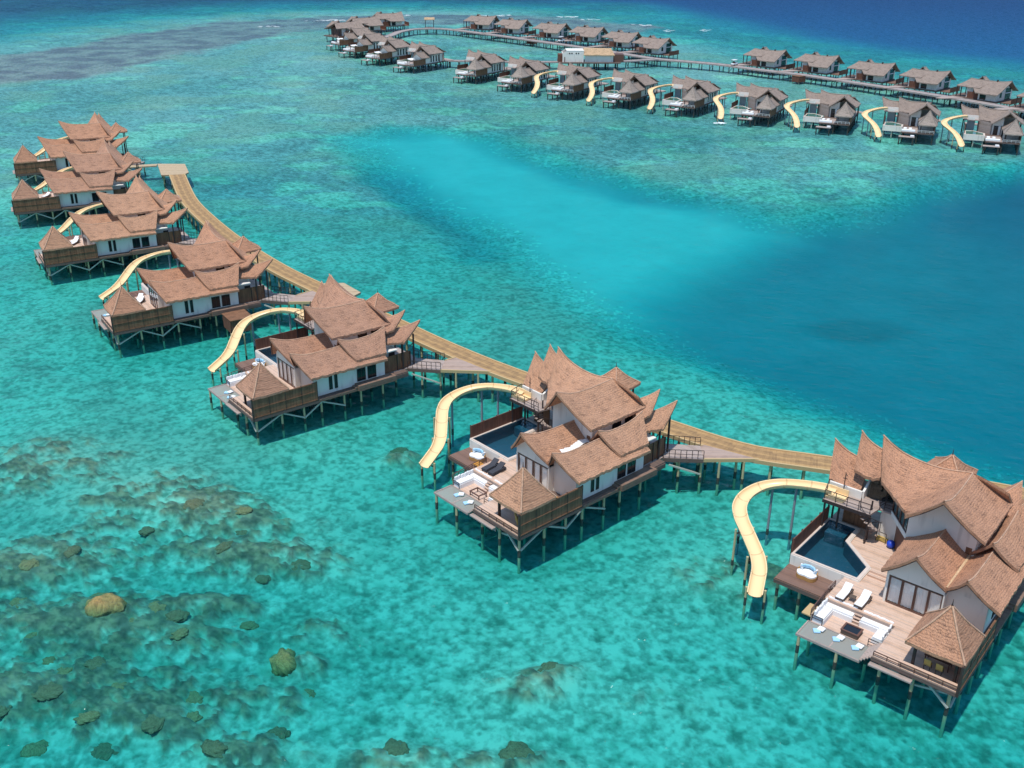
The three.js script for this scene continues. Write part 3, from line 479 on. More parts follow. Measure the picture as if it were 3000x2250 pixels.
  part('stair_handrail', tube([...Array(14)].map((_, k) => V(SC[0] + Math.cos(1.1 + k * 0.4) * 0.97, DECK + 0.22 * (k + 1) + 0.84, SC[1] + Math.sin(1.1 + k * 0.4) * 0.97)), 0.03, 60, 5), MT.dark, ss);
  // roofs
  const R = (...p) => p.map((q) => V(...q));
  gable(v, 'thatched_roof', R([2.2, 7.58, 5.85], [2.2, 7.02, 7.6], [2.2, 6.92, 10], [2.22, 6.95, 13], [2.22, 7.0, 16.4]), [R([-0.28, 5.12, 7.05], [-0.2, 5.0, 12], [-0.12, 4.88, 16.95]), R([3.8, 5.62, 6.98], [4.0, 5.55, 10], [4.0, 5.5, 13.5], [4.0, 5.5, 16.4])], 3);
  gable(v, 'thatched_roof', R([5.92, 8.34, 5.35], [5.95, 7.62, 7.3], [6.0, 7.35, 9.4], [6.05, 7.25, 12.75]), [R([3.72, 5.5, 6.95], [3.72, 5.5, 9.5], [3.72, 5.5, 12.8]), R([8.75, 5.32, 6.7], [8.85, 5.25, 9.4], [8.95, 5.3, 12.9])], 5);
  part('valley_reeds', tube(R([3.74, 5.62, 6.95], [3.8, 5.62, 9.5], [3.86, 5.62, 12.6]), 0.13, 20, 5), MT.valley, v);
  gable(v, 'dormer_roof', R([2.27, 7.8, 11.9], [2.25, 7.3, 13.3], [2.25, 7.22, 15.4], [2.25, 7.4, 16.8], [2.2, 7.92, 18.1]), [R([0.27, 5.56, 13.1], [0.28, 5.5, 15], [0.29, 5.47, 17.05]), R([4.2, 5.75, 12.6], [4.2, 5.7, 15], [4.2, 5.75, 17.3])], 7);
  gable(v, 'upper_roof', R([5.93, 11.15, 9.85], [5.95, 10.35, 12.0], [6.0, 10.1, 14.5], [6.15, 10.08, 17.9]), [R([2.72, 7.82, 11.5], [2.8, 7.72, 15], [2.93, 7.67, 19.45]), R([8.98, 8.0, 11.25], [9.15, 8.0, 11.7], [9.4, 8.05, 12.1], [9.7, 8.1, 12.5])], 9);
  const cr = part('cross_roof', [slope(R([6.1, 10.06, 17.85], [8.6, 9.62, 17.8], [11, 9.75, 17.8], [12.6, 10.2, 17.8], [13.85, 11.0, 17.75]), R([9.3, 8.05, 11.9], [10.2, 8.05, 12.8], [11.2, 8.08, 13.8], [11.9, 8.1, 14.5], [12.6, 8.16, 15.2]), 0.28, 0.12, 16, 8, 11), slope(R([3.2, 8.9, 18.6], [6.1, 10.06, 17.86], [8.6, 9.62, 17.81], [11, 9.75, 17.81], [13.85, 11.0, 17.76]), R([2.93, 7.67, 19.5], [6, 7.7, 20.6], [9, 7.8, 20.6], [11, 7.9, 20.5], [12.9, 8.1, 20.2]), 0.28, 0.12, 16, 7, 13)], MT.thatch, v);
  part('ridge_cap', tube(R([6.1, 10.1, 17.85], [8.6, 9.66, 17.8], [11, 9.79, 17.8], [12.6, 10.24, 17.8], [13.9, 11.08, 17.75]), 0.07, 24, 6), MT.ridge, cr);
  const mr = part('stepped_roof', [slope(R([13.1, 9.1, 18.6], [14.4, 9.3, 18.65], [15.4, 9.72, 18.7], [16.1, 10.32, 18.74]), R([12.9, 8.0, 15.7], [13.9, 7.6, 16.0], [14.9, 7.6, 16.3], [15.5, 7.65, 16.45]), 0.26, 0.1, 10, 6, 15), slope(R([13.1, 9.1, 18.62], [14.4, 9.3, 18.67], [16.1, 10.32, 18.76]), R([12.9, 7.8, 20.6], [14.4, 7.7, 20.6], [15.8, 7.8, 20.5]), 0.26, 0.1, 10, 6, 17)], MT.thatch, v);
  part('ridge_cap', tube(R([13.1, 9.14, 18.6], [14.4, 9.34, 18.65], [15.4, 9.76, 18.7], [16.15, 10.4, 18.74]), 0.07, 16, 6), MT.ridge, mr);
  const lr = part('stepped_roof', [slope(R([14.9, 7.6, 18.75], [16.2, 7.7, 18.77], [17.5, 8.1, 18.78], [18.42, 8.75, 18.78]), R([14.5, 6.06, 16.1], [15.5, 6.0, 16.12], [16.6, 6.0, 16.14], [17.5, 6.1, 16.2]), 0.26, 0.1, 10, 6, 19), slope(R([14.9, 7.6, 18.77], [16.2, 7.7, 18.79], [18.42, 8.75, 18.8]), R([14.6, 6.1, 20.8], [16.2, 6.0, 20.8], [17.6, 6.1, 20.7]), 0.26, 0.1, 10, 6, 21)], MT.thatch, v);
  part('ridge_cap', tube(R([14.9, 7.64, 18.75], [16.2, 7.74, 18.77], [17.5, 8.14, 18.78], [18.46, 8.82, 18.78]), 0.07, 16, 6), MT.ridge, lr);
  gable(v, 'rear_roof', R([4.3, 8.05, 18.4], [4.0, 8.1, 19.6], [3.5, 8.4, 20.6], [3.0, 8.92, 21.5]), [R([2.15, 7.15, 17.6], [2.1, 7.12, 18.4], [2.1, 7.2, 19.3]), R([5.4, 7.3, 18.6], [5.3, 7.2, 19.6], [5.2, 7.3, 20.6])], 23, MT.thatch, MT.ridge, 0.08, 0.22);
  gable(v, 'entrance_roof', R([3.3, 7.0, 17.9], [2.9, 6.98, 19.4], [2.35, 7.2, 21], [1.72, 7.76, 22.75]), [R([1.66, 6.0, 17.75], [1.3, 5.86, 18.9], [0.95, 5.8, 19.95]), R([4.6, 6.0, 18.2], [4.4, 5.9, 19.6], [4.2, 5.9, 21.4])], 25, MT.thatch, MT.ridge, 0.08, 0.24);
  for (const [x, z] of [[1.35, 19.9], [1.6, 21.6], [3.9, 21.4]]) part('entrance_post', bx(x - 0.08, x + 0.08, DECK, z > 20.5 ? 6.3 : 5.9, z - 0.08, z + 0.08), MT.dark, v);
  const [gg, gh, gf] = peak(8.85, 21.3, 1.95, 9.4, 7.75, 0.24, 0.14, 0.35);
  const gz = part('gazebo_roof', gg, MT.thatch, v); part('hip_cap', gh, MT.ridge, gz); part('finial', gf, MT.post, gz);
  for (const [x, z] of [[7.5, 20.0], [10.2, 20.0], [7.5, 22.6], [10.2, 22.6]]) part('gazebo_post', bx(x - 0.08, x + 0.08, DECK, 7.9, z - 0.08, z + 0.08), MT.dark, v);
  // entrance deck, fence, bridge to the jetty
  part('entrance_deck', plate([[1.25, 17.05], [11, 17.05], [11, 23], [3.2, 23], [1.25, 20.6]], DECK + 0.008, 0.3), MT.greyDeck, v);
  const ef = part('entrance_fence', beam(V(1.38, 3.32, 17.1), V(1.6, 3.28, 21.1), 0.08, 2.0), MT.slat, v);
  for (let k = 0; k < 3; k++) part('fence_post', bx(1.28 + 0.1 * k, 1.38 + 0.1 * k, DECK - 0.1, 4.36 - 0.05 * k, 17.2 + 1.9 * k, 17.3 + 1.9 * k), MT.post, ef);
  part('garden_plant', [...Array(26)].map((_, i) => { const g = new THREE.ConeGeometry(0.07, 0.75, 3); g.rotateZ((hash(i, 1, 4) - 0.5) * 1.8); g.rotateY(hash(i, 2, 4) * 6); g.translate(2.1 + hash(i, 3, 4) * 0.5, DECK + 0.4 + hash(i, 5, 4) * 0.5, 20.4 + hash(i, 4, 4) * 0.5); return strip(g); }), MT.leaf, v);
  const b0 = [1.0, 20.3], b1 = [3.1, 22.6], b2 = [0.2, 25.1], b3 = [-1.85, 23.1];
  const br = part('entrance_bridge', plate([b0, b1, b2, b3], DECK + 0.15, 0.35), MT.greyDeck, v);
  rail(br, [[b0[0], DECK + 0.15, b0[1]], [b3[0], DECK + 0.15, b3[1]]], 0.95, 0.55, 'bridge_railing', MT.dark, 2, 0.05);
  rail(br, [[b1[0], DECK + 0.15, b1[1]], [b2[0], DECK + 0.15, b2[1]]], 0.95, 0.55, 'bridge_railing', MT.dark, 2, 0.05);
  part('edge_board', [beam(V(b0[0] - 0.03, DECK - 0.05, b0[1] - 0.03), V(b3[0] - 0.03, DECK - 0.05, b3[1] - 0.03), 0.08, 0.42)], MT.fascia, br);
  // piles and braces
  const P = [];
  for (const z of [0.5, 3.5, 6.2, 8.4, 11.35, 13.55, 16.5]) for (const x of [0.55, 3.2, 5.7]) P.push([x, z, DECK - 0.45]);
  for (const [x, z] of [[8.2, 5.2], [11.7, 5.2], [8.2, 8.0], [8.4, 11], [8.4, 14], [8.4, 17.5], [11.4, 17.5], [2.5, 19.5], [5.5, 19.5], [8.6, 20.5], [3.0, 22.4], [10.6, 22.6]]) P.push([x, z, DECK - 0.28]);
  for (const [x, z] of [[11.95, 0.05], [8.9, 0.05], [7.3, 2.2], [11.9, 2.2], [9.6, 3.4]]) P.push([x, z, LOW - 0.14]);
  for (const [x, z] of [[12.4, 5.8], [14.6, 5.8], [16.6, 5.8], [12.4, 8.0]]) P.push([x, z, SPA - 0.14]);
  for (const [x, z] of [[11.3, 8.6], [14, 8.6], [16.5, 8.6], [16.5, 12], [16.5, 15.4], [14, 12], [12, 10.8]]) P.push([x, z, 0.84]);
  for (const [x, z] of [[0.1, 21.7], [1.9, 23.3], [-1.5, 23.3], [0.1, 24.8]]) P.push([x, z, DECK - 0.2]);
  for (const [x, z, y] of P) pile(v, x, z, y);
  const B = (a, b) => part('brace', beam(V(...a), V(...b), 0.14, 0.16), MT.brace, v);
  for (const [z0, z1] of [[0.5, 3.5], [3.5, 6.2], [6.2, 8.4], [8.4, 11.35]]) { const up = z0 === 3.5 || z0 === 8.4; B([0.38, up ? DECK - 0.55 : 0.35, z0], [0.38, up ? 0.35 : DECK - 0.55, z1]); }
  B([0.5, 0.35, 0.35], [2.2, DECK - 0.5, 0.35]); B([3.2, 1.1, 0.4], [5.2, 0.8, 1.4]); B([3.2, 0.8, 0.7], [0.55, 1.5, 0.5]); B([0.3, DECK - 0.4, 20.4], [-1.5, 0.5, 23.2]);
  return v;
}
const VILLAS = [[31.703, -58.198, 2.452], [0.73, -77.925, 2.299], [-27.776, -100.614, 2.237], [-51.3, -124.923, 2.157], [-71.179, -152.015, 2.108], [-88.552, -181.173, 2.009], [-100.532, -209.543, 2.023]];
const WHICH = ['seventh', 'sixth', 'fifth', 'fourth', 'third', 'second', 'first'];
const VILLA_LABELS = [
  'brown thatched villa with white loungers and a blue ball by its pool',
  'brown thatched villa with two black loungers on its sun deck',
  'brown thatched villa on stilts, fifth from the wide jetty head',
  'brown thatched villa with a brown box beside its white side wall',
  'brown thatched villa on stilts, third from the wide jetty head',
  'brown thatched villa on stilts, second from the wide jetty head',
  'brown thatched villa on stilts beside the wide jetty head, last of its row'];
const villa0 = makeVilla();
VILLAS.forEach(([x, z, a], i) => {
  if (!i) { villa0.position.set(x, 0, z); villa0.rotation.y = a; villa0.userData = { label: VILLA_LABELS[0], category: 'villa', group: 'brown thatched villas along the jetty' }; } else { const c = copy(villa0, VILLA_LABELS[i], x, z, a, 'brown thatched villas along the jetty'), m = [MT.thatch, MT.freshThatch, MT.agedThatch][i % 3]; c.traverse((o) => { if (o.material === MT.thatch) o.material = m; }); }
});
// ------------------------------------------------------------------ water slides
function chute(path, w = 1.15, wall = 0.42, n = 90, th = 0.07, t0 = 0, t1 = 1, curve) {
  const c = curve ?? new THREE.CatmullRomCurve3(path.map((p) => V(...p)), false, 'centripetal'), prof = [];
  for (let k = 0; k <= 12; k++) { const a = Math.PI * (k / 12), x = -Math.cos(a) * w / 2, y = wall * (1 - Math.pow(Math.sin(a), 0.75)); prof.push([x, y]); }
  const outer = prof.map(([x, y]) => [x * (1 + 2 * th / w), y - th * 0.7]).reverse(), ring = [...[[-w / 2 - 0.09, wall + 0.03]], ...prof, [w / 2 + 0.09, wall + 0.03], ...outer], m = ring.length;
  const pos = [], idx = [];
  for (let i = 0; i <= n; i++) {
    const p = c.getPointAt(mix(t0, t1, i / n)), t = c.getTangentAt(mix(t0, t1, i / n)), r = V(t.z, 0, -t.x).normalize(), u = t.clone().cross(r).negate().normalize(); if (u.y < 0) u.negate();
    for (const [x, y] of ring) { const q = p.clone().addScaledVector(r, x).addScaledVector(u, y); pos.push(q.x, q.y, q.z); }
  }
  for (let i = 0; i < n; i++) for (let k = 0; k < m; k++) { const a = i * m + k, b = i * m + (k + 1) % m, e = a + m, f = b + m; idx.push(a, e, b, b, e, f); }
  const g = new THREE.BufferGeometry(); g.setAttribute('position', new THREE.Float32BufferAttribute(pos, 3)); g.setIndex(idx); const o = g.toNonIndexed(); o.computeVertexNormals(); const cr = toCreasedNormals(o, 0.7); cr.setAttribute('uv', new THREE.BufferAttribute(new Float32Array(cr.attributes.position.count * 2), 2)); return [cr, c];
}
function makeSlide(path, piles, w, label, group) {
  const s = thing('water_slide', label, 'water slide', 0, 0, 0, group), [g, c] = chute(path, w);
  const ch = part('chute', g, MT.slide, s);
  for (let k = 1; k < 9; k++) part('flange', chute(null, w - 0.012, 0.43, 2, 0.11, k / 9 - 0.003, k / 9 + 0.003, c)[0], MT.slideJoint, ch);
  for (const [t, off, kind] of piles) {
    const p = c.getPointAt(t), tg = c.getTangentAt(t), r = V(tg.z, 0, -tg.x).normalize();
    for (const o of Array.isArray(off) ? off : [off]) { const q = p.clone().addScaledVector(r, o); pile(s, q.x, q.z, o ? p.y + 0.25 : p.y - 0.06, kind ? 0.12 : 0.13, kind ? MT.pile : MT.steelPile); }
    if (Array.isArray(off)) part('cross_bar', beam(p.clone().addScaledVector(r, off[0]).setY(p.y - 0.16), p.clone().addScaledVector(r, off[1]).setY(p.y - 0.16), 0.1), MT.dark, s);
  }
  return s;
}
const SL = [[16.3, 5.62, 14.75], [17.2, 5.55, 14.75], [19.2, 5.2, 14.6], [21.1, 4.75, 14.25], [22.4, 4.4, 13.2], [23.05, 4.0, 11.6], [22.85, 3.65, 10.0], [22.0, 3.3, 8.75], [20.9, 2.95, 7.75], [19.8, 2.55, 6.8], [18.8, 2.15, 5.9], [18.05, 1.75, 4.9], [17.6, 1.35, 3.8], [17.15, 0.95, 2.6]];
const slide0 = makeSlide(SL, [[0.17, 0], [0.28, 0], [0.46, 0], [0.64, [-0.8, 0.8], 1], [0.80, [-0.8, 0.8], 1], [0.97, [-0.75, 0.75], 1]], 1.12, '', 'water slides of the brown villas');
{ const tub = part('start_tub', [bx(15.2, 16.9, UP + 0.03, UP + 0.22, 14.15, 15.35), bx(15.2, 16.9, UP + 0.22, UP + 0.75, 15.27, 15.35), bx(15.0, 16.6, UP + 0.22, UP + 0.5, 14.15, 14.22)], MT.slide, slide0); tub.name = 'start_platform'; }
VILLAS.forEach(([x, z, a], i) => {
  const label = ['cream water slide curling down beside the villa with white loungers', 'cream water slide curling down beside the villa with black loungers', 'cream water slide of the fifth villa from the wide jetty head', 'cream water slide of the fourth villa from the wide jetty head', 'cream water slide of the third villa from the wide jetty head', 'cream water slide of the second villa from the wide jetty head', 'cream water slide of the villa beside the wide jetty head'][i];
  if (!i) { slide0.position.set(x, 0, z); slide0.rotation.set(0, a, 0); slide0.userData.label = label; } else copy(slide0, label, x, z, a);
});

// ------------------------------------------------------------------ furniture on the decks
function place(root, vi, x, y, z, turn, label, group, first) {
  const [wx, wz] = at(VILLAS[vi], x, z);
  if (first) { root.position.set(wx, y, wz); root.rotation.set(0, VILLAS[vi][2] + turn, 0); root.userData.label = label; if (group) root.userData.group = group; return root; }
  return copy(root, label, wx, wz, VILLAS[vi][2] + turn, group, y);
}
function makeLounger(frame, pad) {
  const l = thing('sun_lounger', '', 'sun lounger');
  part('frame', [bx(-0.36, 0.36, 0.2, 0.28, -1, 0.98)], frame, l);
  for (const [x, z] of [[-0.3, -0.9], [0.3, -0.9], [-0.3, 0.85], [0.3, 0.85]]) part('leg', bx(x - 0.04, x + 0.04, 0, 0.2, z - 0.04, z + 0.04), frame, l);
  part('mattress', soft(0.66, 0.1, 1.2, 0.04, 0, 0.33, -0.38), pad, l);
  part('backrest', soft(0.66, 0.1, 0.86, 0.04, 0, 0.52, 0.55, 0, -0.5), pad, l);
  part('armrest', bx(-0.46, -0.38, 0.22, 0.42, 0.1, 0.8), frame, l);
  return l;
}
const loungerW = makeLounger(MT.wicker, MT.white), loungerB = makeLounger(MT.charcoal, MT.charcoal);
place(loungerW, 0, 10.95, DECK, 5.7, 0, 'white sun lounger beside the railing of the villa with the blue ball', 'white loungers', true);
place(loungerW, 0, 9.4, DECK, 5.7, 0, 'white sun lounger facing the glass doors, away from the railing', 'white loungers');
place(loungerB, 1, 10.9, DECK, 6.0, 0.12, 'black sun lounger beside the side railing', 'black loungers', true);
place(loungerB, 1, 9.95, DECK, 6.0, 0.12, 'black sun lounger on the house side of its pair', 'black loungers');
for (const [vi, x, z, l] of [[3, 9.2, 5.9, 'white sun lounger near the pavilion of the fourth villa from the jetty head'], [3, 10.3, 6.1, 'white sun lounger by the rail of the fourth villa from the jetty head'], [4, 9.2, 5.9, 'white sun lounger near the pavilion of the third villa from the jetty head'], [4, 10.3, 6.1, 'white sun lounger by the rail of the third villa from the jetty head'], [5, 9.2, 5.8, 'white sun lounger near the pavilion of the second villa from the jetty head']]) place(loungerW, vi, x, DECK, z, 0.9, l, 'white loungers');
{ const t = thing('side_table', '', 'side table'); part('table_top', bx(-0.24, 0.24, 0.36, 0.42, -0.24, 0.24), MT.wicker, t); for (const [a, b] of [[-1, -1], [1, -1], [-1, 1], [1, 1]]) part('leg', bx(a * 0.2 - 0.02, a * 0.2 + 0.02, 0, 0.36, b * 0.2 - 0.02, b * 0.2 + 0.02), MT.wicker, t); place(t, 0, 10.17, DECK, 5.5, 0, 'small dark wicker side table between two white loungers', undefined, true); }
// L-shaped sofas in the sunken lounge, local origin at the corner of the L
function makeSofa(lenX, lenZ, sx) {
  const s = thing('corner_sofa', '', 'sofa');
  const S = (a, b) => (sx > 0 ? [a, b] : [-b, -a]);
  const b1 = S(0.02, lenX), b2 = S(0.02, 0.95);
  part('base', [bx(b1[0], b1[1], 0, 0.46, -1.0, -0.03), bx(b2[0], b2[1], 0, 0.46, -lenZ, -1.0)], MT.white, s);
  part('seat_cushion', soft(lenX - 0.1, 0.18, 0.86, 0.05, sx * (lenX / 2), 0.55, -0.5), MT.white, s);
  part('seat_cushion', soft(0.86, 0.18, lenZ - 1.02, 0.05, sx * 0.48, 0.55, -(lenZ + 1) / 2), MT.white, s);
  const n = Math.floor(lenX / 0.34);
  for (let k = 0; k < n; k++) part('back_cushion', soft(0.38, 0.42, 0.16, 0.06, sx * (0.3 + k * (lenX - 0.45) / (n - 1)), 0.84, -0.16 - 0.05 * hash(k, 2, 8), (hash(k, 1, 8) - 0.5) * 0.7, 0.3 + 0.2 * hash(k, 3, 8)), k % 3 === 1 ? MT.cushion : MT.white, s);
  const m = Math.floor((lenZ - 0.5) / 0.36);
  for (let k = 0; k < m; k++) part('back_cushion', soft(0.16, 0.42, 0.38, 0.06, sx * (0.13 + 0.05 * hash(k, 5, 8)), 0.84, -0.62 - k * 0.4, (hash(k, 4, 8) - 0.5) * 0.6), k % 3 === 1 ? MT.cushion : MT.white, s);
  return s;
}
const sofaL = makeSofa(2.55, 2.75, -1), sofaR = makeSofa(2.5, 2.35, 1);
[0, 1, 2].forEach((vi, i) => {
  const who = ['villa with the blue ball', 'villa with black loungers', 'fifth villa from the jetty head'][vi];
  place(sofaL, vi, 11.95, LOW, 4.95, 0, `white corner sofa along the side railing of the ${who}`, 'white corner sofas', !i);
  place(sofaR, vi, 6.36, LOW, 4.95, 0, `white corner sofa on the pavilion side of the ${who}`, 'white corner sofas', !i);
});
// fire tables
{
  const f = thing('fire_table', '', 'fire table');
  part('rim', [bx(-0.72, 0.72, 0.36, 0.44, -0.55, -0.42), bx(-0.72, 0.72, 0.36, 0.44, 0.42, 0.55), bx(-0.72, -0.58, 0.361, 0.439, -0.42, 0.42), bx(0.58, 0.72, 0.361, 0.439, -0.42, 0.42)], MT.frameWood, f);
  part('base', [bx(-0.68, 0.68, 0, 0.36, -0.52, 0.52)], MT.wicker, f);
  part('glass_top', bx(-0.58, 0.58, 0.362, 0.40, -0.42, 0.42), MT.darkGlass, f);
  place(f, 0, 8.9, LOW, 2.72, 0, 'dark fire table between the white sofas of the villa with the blue ball', 'fire tables', true);
  const g = thing('low_table', 'empty wooden table frame in the lounge of the villa with black loungers', 'table frame');
  part('rim', [bx(-0.7, 0.7, 0.4, 0.5, -0.52, -0.42), bx(-0.7, 0.7, 0.4, 0.5, 0.42, 0.52), bx(-0.7, -0.6, 0.401, 0.499, -0.42, 0.42), bx(0.6, 0.7, 0.401, 0.499, -0.42, 0.42)], MT.frameWood, g);
  for (const [a, b] of [[-1, -1], [1, -1], [-1, 1], [1, 1]]) part('leg', bx(a * 0.64 - 0.04, a * 0.64 + 0.04, 0, 0.4, b * 0.46 - 0.04, b * 0.46 + 0.04), MT.frameWood, g);
  place(g, 1, 8.9, LOW, 2.72, 0, g.userData.label, undefined, true);
}
// net cushions: a blue and a white pillow thrown over one another
{
  const mk = (mat) => { const g = soft(0.50, 0.16, 0.50, 0.07, 0, 0.08, 0), p = g.attributes.position; for (let i = 0; i < p.count; i++) { const x = p.getX(i), z = p.getZ(i), k = 1 + 0.35 * Math.abs(x * z) / 0.09; p.setX(i, x * k * 0.92); p.setZ(i, z * k * 0.92); } g.computeVertexNormals(); const m = solo('pillow', g, mat, '', 'pillow', 'pillows on the lounge nets'); return m; };
  const blue = mk(MT.blueCushion), white = mk(MT.white); let f = true;
  const spots = [[0, 11.1, 1.25, 'at the outer corner'], [0, 9.5, 1.25, 'in the middle'], [0, 7.95, 1.2, 'by the steps'], [1, 10.3, 1.25, 'in the middle'], [1, 8.6, 1.0, 'by the steps'], [2, 9.8, 1.2, 'in the middle'], [2, 8.4, 0.9, 'by the steps'], [3, 9.5, 1.2, 'in the middle']];
  for (const [vi, x, z, w] of spots) {
    const who = ['villa with the blue ball', 'villa with black loungers', 'fifth villa from the jetty head', 'fourth villa from the jetty head'][vi];
    place(blue, vi, x, LOW - 0.03, z, 0.5 + x, `pale blue pillow ${w} of the net, ${who}`, 'pillows on the lounge nets', f);
    place(white, vi, x - 0.22, LOW + (f ? 0.05 : 0.04), z + 0.34, 1.4 + x, `white pillow ${w} of the net, ${who}`, 'pillows on the lounge nets', f); f = false;
  }
}
// round day beds
{
  const b = thing('day_bed', '', 'day bed');
  const kidney = [...Array(40)].map((_, i) => { const a = (i / 40) * Math.PI * 2, r = 0.84 - 0.26 * Math.exp(-Math.pow((a - Math.PI * 1.5) / 0.5, 2)); return [r * Math.cos(a) * 1.05, r * Math.sin(a) * 0.85]; });
  part('base', plate(kidney, 0.36, 0.34), MT.rattan, b);
  part('mattress', plate(kidney.map(([x, z]) => [x * 0.97, z * 0.97]), 0.5, 0.135), MT.white, b);
  part('backrest', [...Array(9)].map((_, i) => { const a = 0.35 + (i / 8) * 2.45; return soft(0.34, 0.26, 0.12, 0.05, Math.cos(a) * 0.84, 0.52, Math.sin(a) * 0.70, -a + Math.PI / 2); }), MT.rattan, b);
  for (let k = 0; k < 4; k++) { const a = 0.62 + k * 0.63; part('cushion', soft(0.46, 0.46, 0.17, 0.07, Math.cos(a) * 0.66, 0.78, Math.sin(a) * 0.54, -a + Math.PI / 2, -0.45), MT.blueCushion, b); }
  part('cushion', soft(0.4, 0.4, 0.16, 0.07, -0.62, 0.72, 0.28, 1.2, -0.3), MT.white, b); part('cushion', soft(0.4, 0.4, 0.16, 0.07, 0.62, 0.72, 0.28, -1.2, -0.3), MT.white, b);
  place(b, 0, 14.8, SPA, 7.2, 0, 'rattan day bed with pale blue cushions on the dark lower deck', 'rattan day beds', true);
  place(b, 1, 14.3, SPA, 7.1, 0.2, 'rattan day bed with blue cushions near the orange stool', 'rattan day beds');
  place(b, 2, 13.8, SPA, 7.2, 0.4, 'rattan day bed with blue cushions, fifth villa from the jetty head', 'rattan day beds');
  const s = thing('stool', '', 'stool'); part('seat', soft(0.8, 0.14, 0.8, 0.06, 0, 0.4, 0), MT.orange, s); for (const [a, c] of [[-1, -1], [1, -1], [-1, 1], [1, 1]]) part('leg', rod(V(a * 0.3, 0, c * 0.3), V(a * 0.27, 0.34, c * 0.27), 0.04, 6), MT.rattan, s);
  place(s, 1, 12.9, SPA, 6.1, 0, 'square orange stool at the corner of the lower deck', undefined, true);
}
// dining under the pavilions, benches behind them
{
  const c = thing('dining_chair', '', 'chair');
  part('seat', soft(0.5, 0.08, 0.5, 0.03, 0, 0.45, 0), MT.yellow, c); part('backrest', soft(0.5, 0.5, 0.07, 0.03, 0, 0.74, 0.24, 0, 0.15), MT.yellow, c);
  for (const [a, b] of [[-1, -1], [1, -1], [-1, 1], [1, 1]]) part('leg', bx(a * 0.21 - 0.025, a * 0.21 + 0.025, 0, 0.42, b * 0.21 - 0.025, b * 0.21 + 0.025), MT.wicker, c);
  place(c, 0, 2.6, DECK, 1.2, Math.PI, 'yellow dining chair near the pavilion post facing the deck', 'dining chairs under the pavilion', true);
  place(c, 0, 1.75, DECK, 1.2, Math.PI, 'yellow dining chair nearer the fence corner', 'dining chairs under the pavilion');
  const t = thing('dining_table', '', 'table'); part('table_top', bx(-0.95, 0.95, 0.7, 0.75, -0.45, 0.45), MT.frameWood, t); for (const [a, b] of [[-1, -1], [1, -1], [-1, 1], [1, 1]]) part('leg', bx(a * 0.85 - 0.04, a * 0.85 + 0.04, 0, 0.7, b * 0.38 - 0.04, b * 0.38 + 0.04), MT.frameWood, t);
  place(t, 0, 2.15, DECK, 2.1, 0, 'dark dining table in the shade of the pavilion', undefined, true);
  const h = thing('rattan_armchair', 'yellow rattan armchair at the fence corner, villa with black loungers', 'armchair');
  part('seat', soft(0.8, 0.3, 0.75, 0.12, 0, 0.3, 0), MT.yellow, h); part('backrest', soft(0.95, 0.7, 0.18, 0.08, 0, 0.72, 0.36, 0, 0.2), MT.yellow, h); for (const s of [-1, 1]) part('armrest', soft(0.14, 0.36, 0.8, 0.06, s * 0.44, 0.45, 0.02), MT.yellow, h);
  place(h, 1, 1.35, DECK, 1.35, 2.6, h.userData.label, undefined, true);
  const d = thing('deck_bench', '', 'bench'); part('seat', soft(0.95, 0.16, 1.9, 0.06, 0, 0.42, 0), MT.orange, d); part('base', bx(-0.45, 0.45, 0, 0.34, -0.9, 0.9), MT.rattan, d);
  ['villa with the blue ball', 'villa with black loungers', 'fifth villa from the jetty head'].forEach((w, vi) => place(d, vi, 1.95, DECK, 6.2, Math.PI / 2, `orange bench behind the pavilion of the ${w}`, 'orange benches', !vi));
  const bg = new THREE.SphereGeometry(0.36, 20, 14), ball = solo('beach_ball', bg, MT.blueBall, 'shiny blue ball on the pool-side deck by the white wall', 'ball'); const [wx, wz] = at(VILLAS[0], 10.75, 14.9); ball.position.set(wx, DECK + 0.37, wz);
}
// service box hanging beside the fourth villa
{
  const mkBox = (label) => { const s = thing('service_box', label, 'box'); part('lid', plate([[-1.75, -1.6], [1.75, -1.6], [1.75, 1.6], [-1.75, 1.6]], 2.2, 0.08), MT.slat, s); part('side_panel', wallFace([-1.7, -1.5], [1.7, -1.5], [[0.02, 2.12], [0.98, 2.12], [0.9, 0.35], [0.1, 0.35]], 0.1), MT.redSlat, s); part('side_panel', wallFace([-1.7, 1.5], [1.7, 1.5], [[0.02, 2.12], [0.98, 2.12], [0.9, 0.35], [0.1, 0.35]], 0.1), MT.redSlat, s); part('side_panel', wallFace([-1.6, -1.45], [-1.6, 1.45], [[0, 2.12], [1, 2.12], [1, 0.35], [0, 0.35]], 0.1), MT.redSlat, s); part('side_panel', wallFace([1.6, -1.45], [1.6, 1.45], [[0, 2.12], [1, 2.12], [1, 0.35], [0, 0.35]], 0.1), MT.redSlat, s); for (const [a, b] of [[-1, -1], [1, -1], [-1, 1], [1, 1]]) part('pile', pileGeo(a * 1.3, b * 1.2, 2.1, 0.1), MT.pile, s); return s; };
  const b = mkBox('brown slatted service box standing in the water beside the white side wall'); const [x, z] = at(VILLAS[3], -2.3, 15.6); b.position.set(x, 0, z); b.rotation.y = VILLAS[3][2];
  globalThis.serviceBox = b;
}

